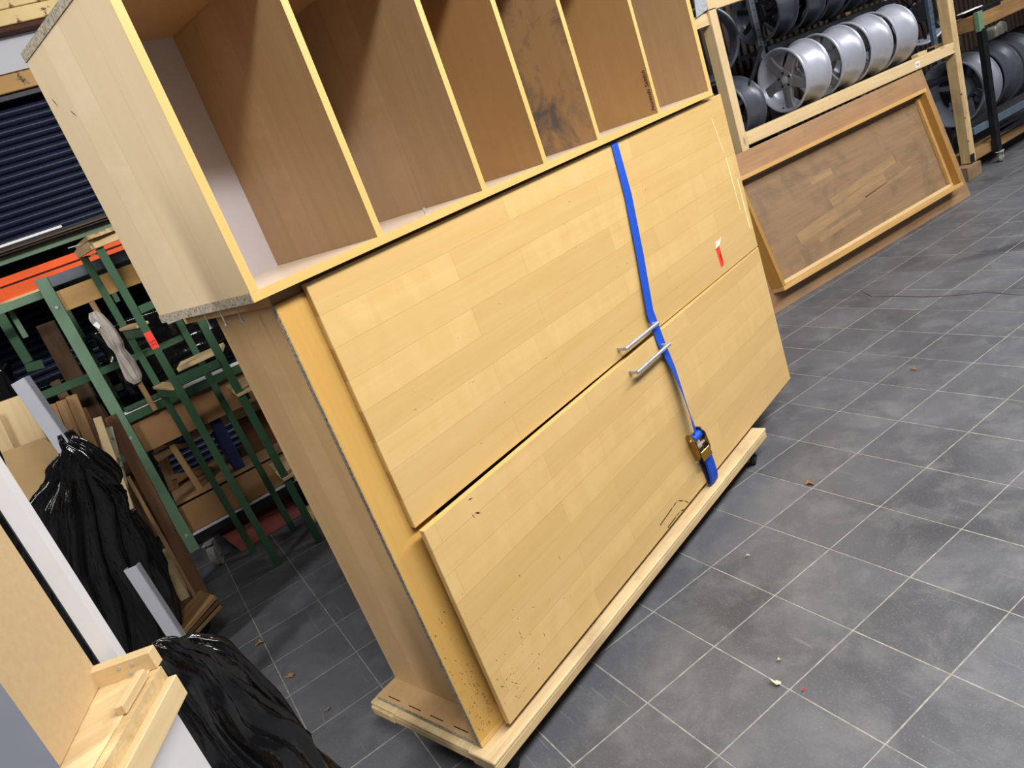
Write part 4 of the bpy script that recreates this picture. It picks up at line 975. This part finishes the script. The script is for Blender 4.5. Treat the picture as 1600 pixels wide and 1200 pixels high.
# ------------------------------------------------------------------ offcut cart with timber pieces and black film
def build_offcuts():
    c = bundle('offcut_trolley', 'low trolley of layered plywood under the timber offcuts', 'trolley', (-1.05, 2.15, 0), [
        ('b', 'deck', (-1.75, 1.98, 0.13), (-0.70, 2.55, 0.165), TIMBER_DARK),
        ('p', 'ply_layer', (-0.838, 1.76, 0.182), (-0.604, 1.84, 0.246), 0.16, 0.022, PINE_BROWN), ('p', 'ply_layer', (-0.83, 1.77, 0.16), (-0.606, 1.85, 0.213), 0.16, 0.018, TIMBER_RED),
        ('p', 'ply_layer', (-0.824, 1.78, 0.135), (-0.606, 1.86, 0.182), 0.16, 0.018, PINE_BROWN),
        ('b', 'side_board', (-0.745, 2.13, 0.166), (-0.70, 2.55, 0.32), PLY)])
    caster(c, 0.33, -0.14, 0.13, 0.045, 0.03, 0.7, RUBBER, BLACK_STEEL); caster(c, -0.55, -0.1, 0.13, 0.045, 0.03, 0.7, RUBBER, BLACK_STEEL)
    def board(name, top, bot, wd, th, mat, label, cat='offcut', rough=0.0, up=YV):
        a = plank(name, top, bot, wd, th, mat, None, up, 0.002, rough); tag(a, label, cat, 'timber offcuts on the trolley'); return a
    board('timber_offcut', (-0.844, 2.25, 1.3), (-1.03, 2.22, 0.17), 0.042, 0.03, PINE_BROWN, 'leftmost upright brown offcut just right of the grey strip')
    board('timber_offcut', (-0.799, 2.22, 1.309), (-0.97, 2.20, 0.17), 0.042, 0.04, PINE_BROWN, 'second upright brown offcut right of the grey strip', up=YV)
    board('timber_offcut', (-0.755, 2.2, 1.31), (-0.91, 2.17, 0.17), 0.042, 0.035, PINE_BROWN, 'third upright brown offcut right of the grey strip')
    board('timber_offcut', (-0.711, 2.24, 1.309), (-0.845, 2.20, 0.17), 0.046, 0.045, PINE_BROWN, 'squared brown offcut with splintered top, rightmost of the upright bunch')
    board('timber_offcut', (-0.716, 2.31, 1.225), (-0.80, 2.29, 0.17), 0.06, 0.03, TIMBER_RED, 'dark red-brown board behind the splintered offcut')
    board('timber_offcut', (-0.65, 2.05, 1.192), (-0.738, 2, 0.635), 0.035, 0.03, PINE, 'pale thin batten standing in front of the bark-edged slab')
    board('bark_slab', (-0.646, 2.06, 1.135), (-0.776, 2.02, 0.579), 0.065, 0.025, BARK, 'rough bark-edged slab standing beside the pale batten', 'slab', 0.006)
    board('long_timber', (-0.605, 2.12, 1.163), (-0.639, 2.04, 0.141), 0.055, 0.035, TIMBER_RED, 'long red-brown timber leaning at the right end of the offcut trolley', 'timber')
    board('long_timber', (-0.664, 2.05, 0.88), (-0.67, 1.99, 0.119), 0.018, 0.03, PINE_BROWN, 'thin pale-edged strip along the long red-brown timber', 'timber')
    board('pale_board', (-0.909, 2, 1.423), (-0.931, 2, 1.08), 0.13, 0.035, PINE, 'broad pale pine board standing at the left edge', 'board')
    board('pale_board', (-0.986, 1.98, 1.386), (-1.021, 1.98, 1.055), 0.05, 0.035, PINE, 'narrow pale pine board at the very left edge', 'board')
    board('timber_offcut', (-0.897, 2.15, 1.337), (-0.915, 2.12, 1.041), 0.04, 0.03, PINE_BROWN, 'short brown offcut between the broad pale board and the grey strip')
    board('brown_stick', (-0.847, 1.75, 0.542), (-0.924, 1.72, 0.157), 0.05, 0.03, TRAY_SIDE, 'red-brown stick poking out of the black film behind the pine bracket', 'stick')
    a = prism('cardboard_sheet', [(-1.016, 1.9, 1.238), (-0.857, 1.9, 1.226), (-0.826, 1.9, 1.142), (-0.876, 1.9, 1.041), (-0.912, 1.9, 0.675), (-1.02, 1.90, 0.166), (-1.22, 1.90, 0.166), (-1.095, 1.9, 0.793)], (0.0, 0.012, 0.0), CARDBOARD); tag(a, 'bent tan cardboard sheet at the left edge above the black film', 'cardboard')
    # grey channel strips
    def channel(p0, p1, wd, th, mat, label):
        M, L = frame_of(p0, p1, (0.6, 1, 0.0)); t = thing('plastic_channel', label, 'channel strip', p1)
        base = Matrix.Translation(-Vector(p1)) @ M
        bm = bmesh.new(); box_bm(bm, (0, -wd / 2, -th / 2), (L, wd / 2, -th / 2 + 0.004), 0.001); link('web', finish(bm, 'web'), mat, t, base)
        for s in (-1, 1):
            bm = bmesh.new(); box_bm(bm, (0.0, s * wd / 2 - 0.002, -th / 2 + 0.002), (L, s * wd / 2 + 0.002, th / 2), 0.001); link('flange', finish(bm, 'flange'), mat, t, base)
        return t
    channel((-0.782, 1.55, 1.507), (-0.757, 1.5, 1.177), 0.06, 0.035, GREY_PROFILE, 'grey plastic channel strip tied by black film at the upper left')
    q0 = Vector((-0.764, 1.35, 0.708)); q1 = Vector((-0.747, 1.3, 0.296)); q1 = q0 + (q1 - q0) * ((q0.z - 0.012) / (q0.z - q1.z))
    channel(q0, q1, 0.055, 0.03, GREY_PROFILE, 'pale grey channel strip poking out of the lower black film')
    # black film
    t = thing('film_wrap', 'shiny black stretch film knotted round the timber offcuts', 'film', (-0.919, 1.6, 0.663))
    O = Vector(t.location)
    gathered('film', [(-0.741, 1.5, 1.266), (-0.743, 1.5, 1.205), (-0.782, 1.54, 1.109), (-0.842, 1.6, 0.962), (-0.933, 1.72, 0.723), (-0.997, 1.76, 0.477), (-1.056, 1.78, 0.187)], [.030, .035, .085, .165, .23, .235, .23], FILM, 15, 0.10, t, O, 3, 0.55, 220, 12, 0.30)
    gathered('knot_tail', [(-0.74, 1.46, 1.228), (-0.712, 1.44, 1.189), (-0.692, 1.43, 1.123), (-0.667, 1.43, 1.051), (-0.662, 1.43, 1.006)], [.03, .034, .042, .034, .008], FILM, 8, 0.18, t, O, 5, 0.6)
    gathered('film_flap', [(-0.734, 1.9, 0.772), (-0.766, 1.92, 0.609), (-0.8, 1.94, 0.442), (-0.841, 1.94, 0.283), (-0.876, 1.94, 0.174)], [.04, .075, .09, .09, .06], FILM, 9, 0.12, t, O, 8, 0.5)
build_offcuts()

# ------------------------------------------------------------------ foreground trolley with boards standing on it
def build_foreground():
    ZT = 0.95
    A = Vector((-0.649, -0.106, 0.95)); B = Vector((-0.775, -0.352, 0.95)); Cc = Vector((-0.853, -0.262, 0.95)); Dd = Vector((-0.763, -0.016, 0.95))
    dv = (B - A).normalized(); E = A + dv * 0.42; nn = Vector((dv.y, -dv.x, 0))
    if nn.x > 0: nn = -nn
    wd = abs((Dd - A).dot(nn)) + 0.03
    t = thing('board_trolley', 'rough pine-topped trolley in the near left corner holding upright boards', 'trolley', (A.x, A.y, 0))
    O = Vector((A.x, A.y, 0))
    top = [A - O, E - O, E + nn * wd - O, A + nn * wd - O]
    prism('top_plank', [p - Vector((0, 0, 0.03)) for p in top], (0, 0, 0.03), PINE_GREY, t)
    # coarse splintery surface board set on the plank
    bm = bmesh.new(); nx, ny = 40, 12
    g = [[None] * (ny + 1) for _ in range(nx + 1)]
    for i in range(nx + 1):
        for j in range(ny + 1):
            p = (A - O) + dv * (0.41 * i / nx + 0.005) + nn * (0.022 + (wd - 0.024) * j / ny)
            p.z = ZT + 0.003 + 0.0035 * noise.noise(Vector((p.x * 60, p.y * 60, 0)))
            g[i][j] = bm.verts.new(p)
    for i in range(nx):
        for j in range(ny): bm.faces.new((g[i][j], g[i + 1][j], g[i + 1][j + 1], g[i][j + 1]))
    ext = bmesh.ops.extrude_face_region(bm, geom=bm.faces[:])
    for v in [e for e in ext['geom'] if isinstance(e, bmesh.types.BMVert)]: v.co.z = ZT + 0.0005
    link('rough_top', finish(bm, 'rough_top', True), PINE, t)
    plank('edge_rail', A - O + Vector((0, 0, -0.058)), E - O + Vector((0, 0, -0.058)), 0.04, 0.055, PINE, t)
    q = A - O + dv * 0.03 + nn * 0.022 + Vector((0, 0, 0.014)); plank('batten', q, q + dv * 0.11, 0.020, 0.022, PINE, t)
    # end bracket with screws
    k = A - O - dv * 0.008 + Vector((0, 0, 0.022))
    br = plank('end_block', k + nn * 0.004, k + nn * (wd - 0.005), 0.028, 0.044, PINE, t)
    for s, z in ((0.045, 0.008), (0.075, 0.010), (0.058, -0.010)):
        M, L = frame_of(k, k + nn); p = Vector((s, 0.0142 if M.to_3x3().col[1].dot(dv) > 0 else -0.0142, z))
        sg = 1 if p.y > 0 else -1
        bm = bmesh.new(); cyl_bm(bm, p, p + Vector((0, 0.0015 * sg, 0)), 0.0042, 12); link('screw', finish(bm, 'screw'), GALV, br)
    for d0 in (0.06, 0.34):
        p = A - O + dv * d0 + nn * wd * 0.5
        plank('leg', Vector((p.x, p.y, 0)), Vector((p.x, p.y, ZT - 0.031)), 0.05, 0.05, PINE_GREY, t, YV)
    sp = A - O + nn * 0.012
    bm = bmesh.new()
    prism('side_panel', [Vector((sp.x, sp.y, 0.02)) + dv * 0.02, Vector((sp.x, sp.y, 0.02)) + dv * 0.40, Vector((sp.x, sp.y, ZT - 0.09)) + dv * 0.40, Vector((sp.x, sp.y, ZT - 0.09)) + dv * 0.02], nn * 0.012, WHITE_PROFILE, t)
    bm.free()
    # white upright, fibreboard sheet
    H = 1.05
    u0 = Vector((-0.757, -0.012, 0.958)); u1 = Vector((-0.723, -0.011, 0.958))
    up = thing('white_upright', 'white plastic post standing at the end of the near fibreboard sheet', 'post', u0)
    dd = (u1 - u0); back = -dv * 0.026
    prism('post', [Vector((0, 0, 0)), dd, dd + back, back], (0, 0, H), WHITE_PROFILE, up)
    prism('seal_strip', [-dv * -0.004, Vector((0, 0, 0)) - dd * 0.04, -dd * 0.04 + back * 0.2, back * 0.2], (0, 0, H), BLACK_STEEL, up)
    s0 = Vector((-0.768, -0.025, 0.956)); s1 = Vector((-0.849, -0.274, 0.956)); sd = (s1 - s0).normalized(); s1 = s0 + sd * 0.27
    sh = prism('fibreboard_sheet', [s0, s1, s1 + nn * 0.019, s0 + nn * 0.019], (0, 0, H), MDF); tag(sh, 'tan fibreboard sheet standing upright at the near left', 'board')
    # grey panel right at the left edge, closest to the camera
    e = Vector((-0.796, -0.449, 1.042)); gp = prism('grey_panel', [Vector((e.x, e.y, 0)), Vector((e.x - 0.45, e.y - 0.10, 0)), Vector((e.x - 0.46, e.y - 0.08, 0)), Vector((e.x - 0.01, e.y + 0.02, 0))], (0, 0, 2.0), GREY_PANEL); tag(gp, 'smooth grey panel edge in the bottom left corner', 'panel')
    # black film hanging over the end of the trolley
    f = thing('film_drape', 'loose shiny black film hanging over the end of the near trolley to the floor', 'film', (-0.59, 0.062, 0.467))
    O = Vector(f.location)
    gathered('film', [(-0.668, 0.055, 0.931), (-0.66, 0.063, 0.898), (-0.653, 0.094, 0.799), (-0.643, 0.105, 0.647), (-0.635, 0.111, 0.481), (-0.638, 0.105, 0.264), (-0.646, 0.097, 0.002)], [.018, .05, .085, .120, .150, .18, .2], FILM, 13, 0.12, f, O, 12, 0.6, 220, 12, 0.30)
    gathered('film_fold', [(-0.654, 0.162, 0.859), (-0.612, 0.152, 0.821), (-0.58, 0.141, 0.767), (-0.556, 0.145, 0.615), (-0.529, 0.121, 0.45)], [.012, .045, .06, .07, .06], FILM, 8, 0.15, f, O, 16, 0.5)
build_foreground()

# ------------------------------------------------------------------ litter on the floor
def build_litter():
    def leaf(name, p, r, mat, label, cat, seed, h=0.012):
        bm = bmesh.new(); rnd = random.Random(seed); n = 9
        ring = []
        for k in range(n):
            a = 2 * math.pi * k / n; rr = r * rnd.uniform(0.55, 1.0) * (1.35 if k % 3 == 0 else 0.8)
            ring.append(bm.verts.new((rr * math.cos(a), rr * 0.6 * math.sin(a), 0.002 + rnd.random() * h)))
        c = bm.verts.new((0, 0, 0.002))
        fs = [bm.faces.new((c, ring[k], ring[(k + 1) % n])) for k in range(n)]
        ex = bmesh.ops.extrude_face_region(bm, geom=fs)
        for v in [e for e in ex['geom'] if isinstance(e, bmesh.types.BMVert)]: v.co.z += 0.0012
        o = link(name, finish(bm, name), mat, None, Matrix.Translation((p[0], p[1], 0.0)) @ Matrix.Rotation(rnd.random() * 6, 4, 'Z')); tag(o, label, cat)
    leaf('dry_leaf', (-0.508, 1.598, 0), 0.03, LEAF, 'dry brown leaf on the dark floor left of the cabinet, farther one', 'leaf', 1)
    leaf('dry_leaf', (-0.457, 1.192, 0), 0.022, LEAF, 'crumpled dry leaf on the floor near the black film', 'leaf', 2)
    leaf('dry_leaf', (-0.398, 0.832, -0), 0.014, LEAF, 'small leaf scrap on the floor just left of the dolly', 'leaf', 3)
    leaf('dry_leaf', (1.624, 0.202, 0), 0.026, LEAF, 'curled dry leaf on the floor right of the dolly', 'leaf', 4)
    leaf('wood_shaving', (0.7, -0.383, -0), 0.02, SHAVING, 'pale curly wood shaving on the open floor near a tile corner', 'shaving', 5)
    leaf('wood_shaving', (0.777, -0.334, -0), 0.009, SHAVING, 'tiny pale chip on the floor above the curly shaving', 'shaving', 6)
    leaf('paper_scrap', (0.729, -0.46, 0), 0.007, RED_TAPE, 'tiny red scrap on the floor beside the curly shaving', 'scrap', 7)
    leaf('dry_leaf', (2.68, 0.395, 0), 0.02, LEAF, 'small grey-brown leaf on the tiles in mid floor at right', 'leaf', 8)
    leaf('wood_shaving', (1.123, 0.099, 0), 0.012, SHAVING, 'pale splinter on the floor in front of the dolly', 'shaving', 9)
build_litter()
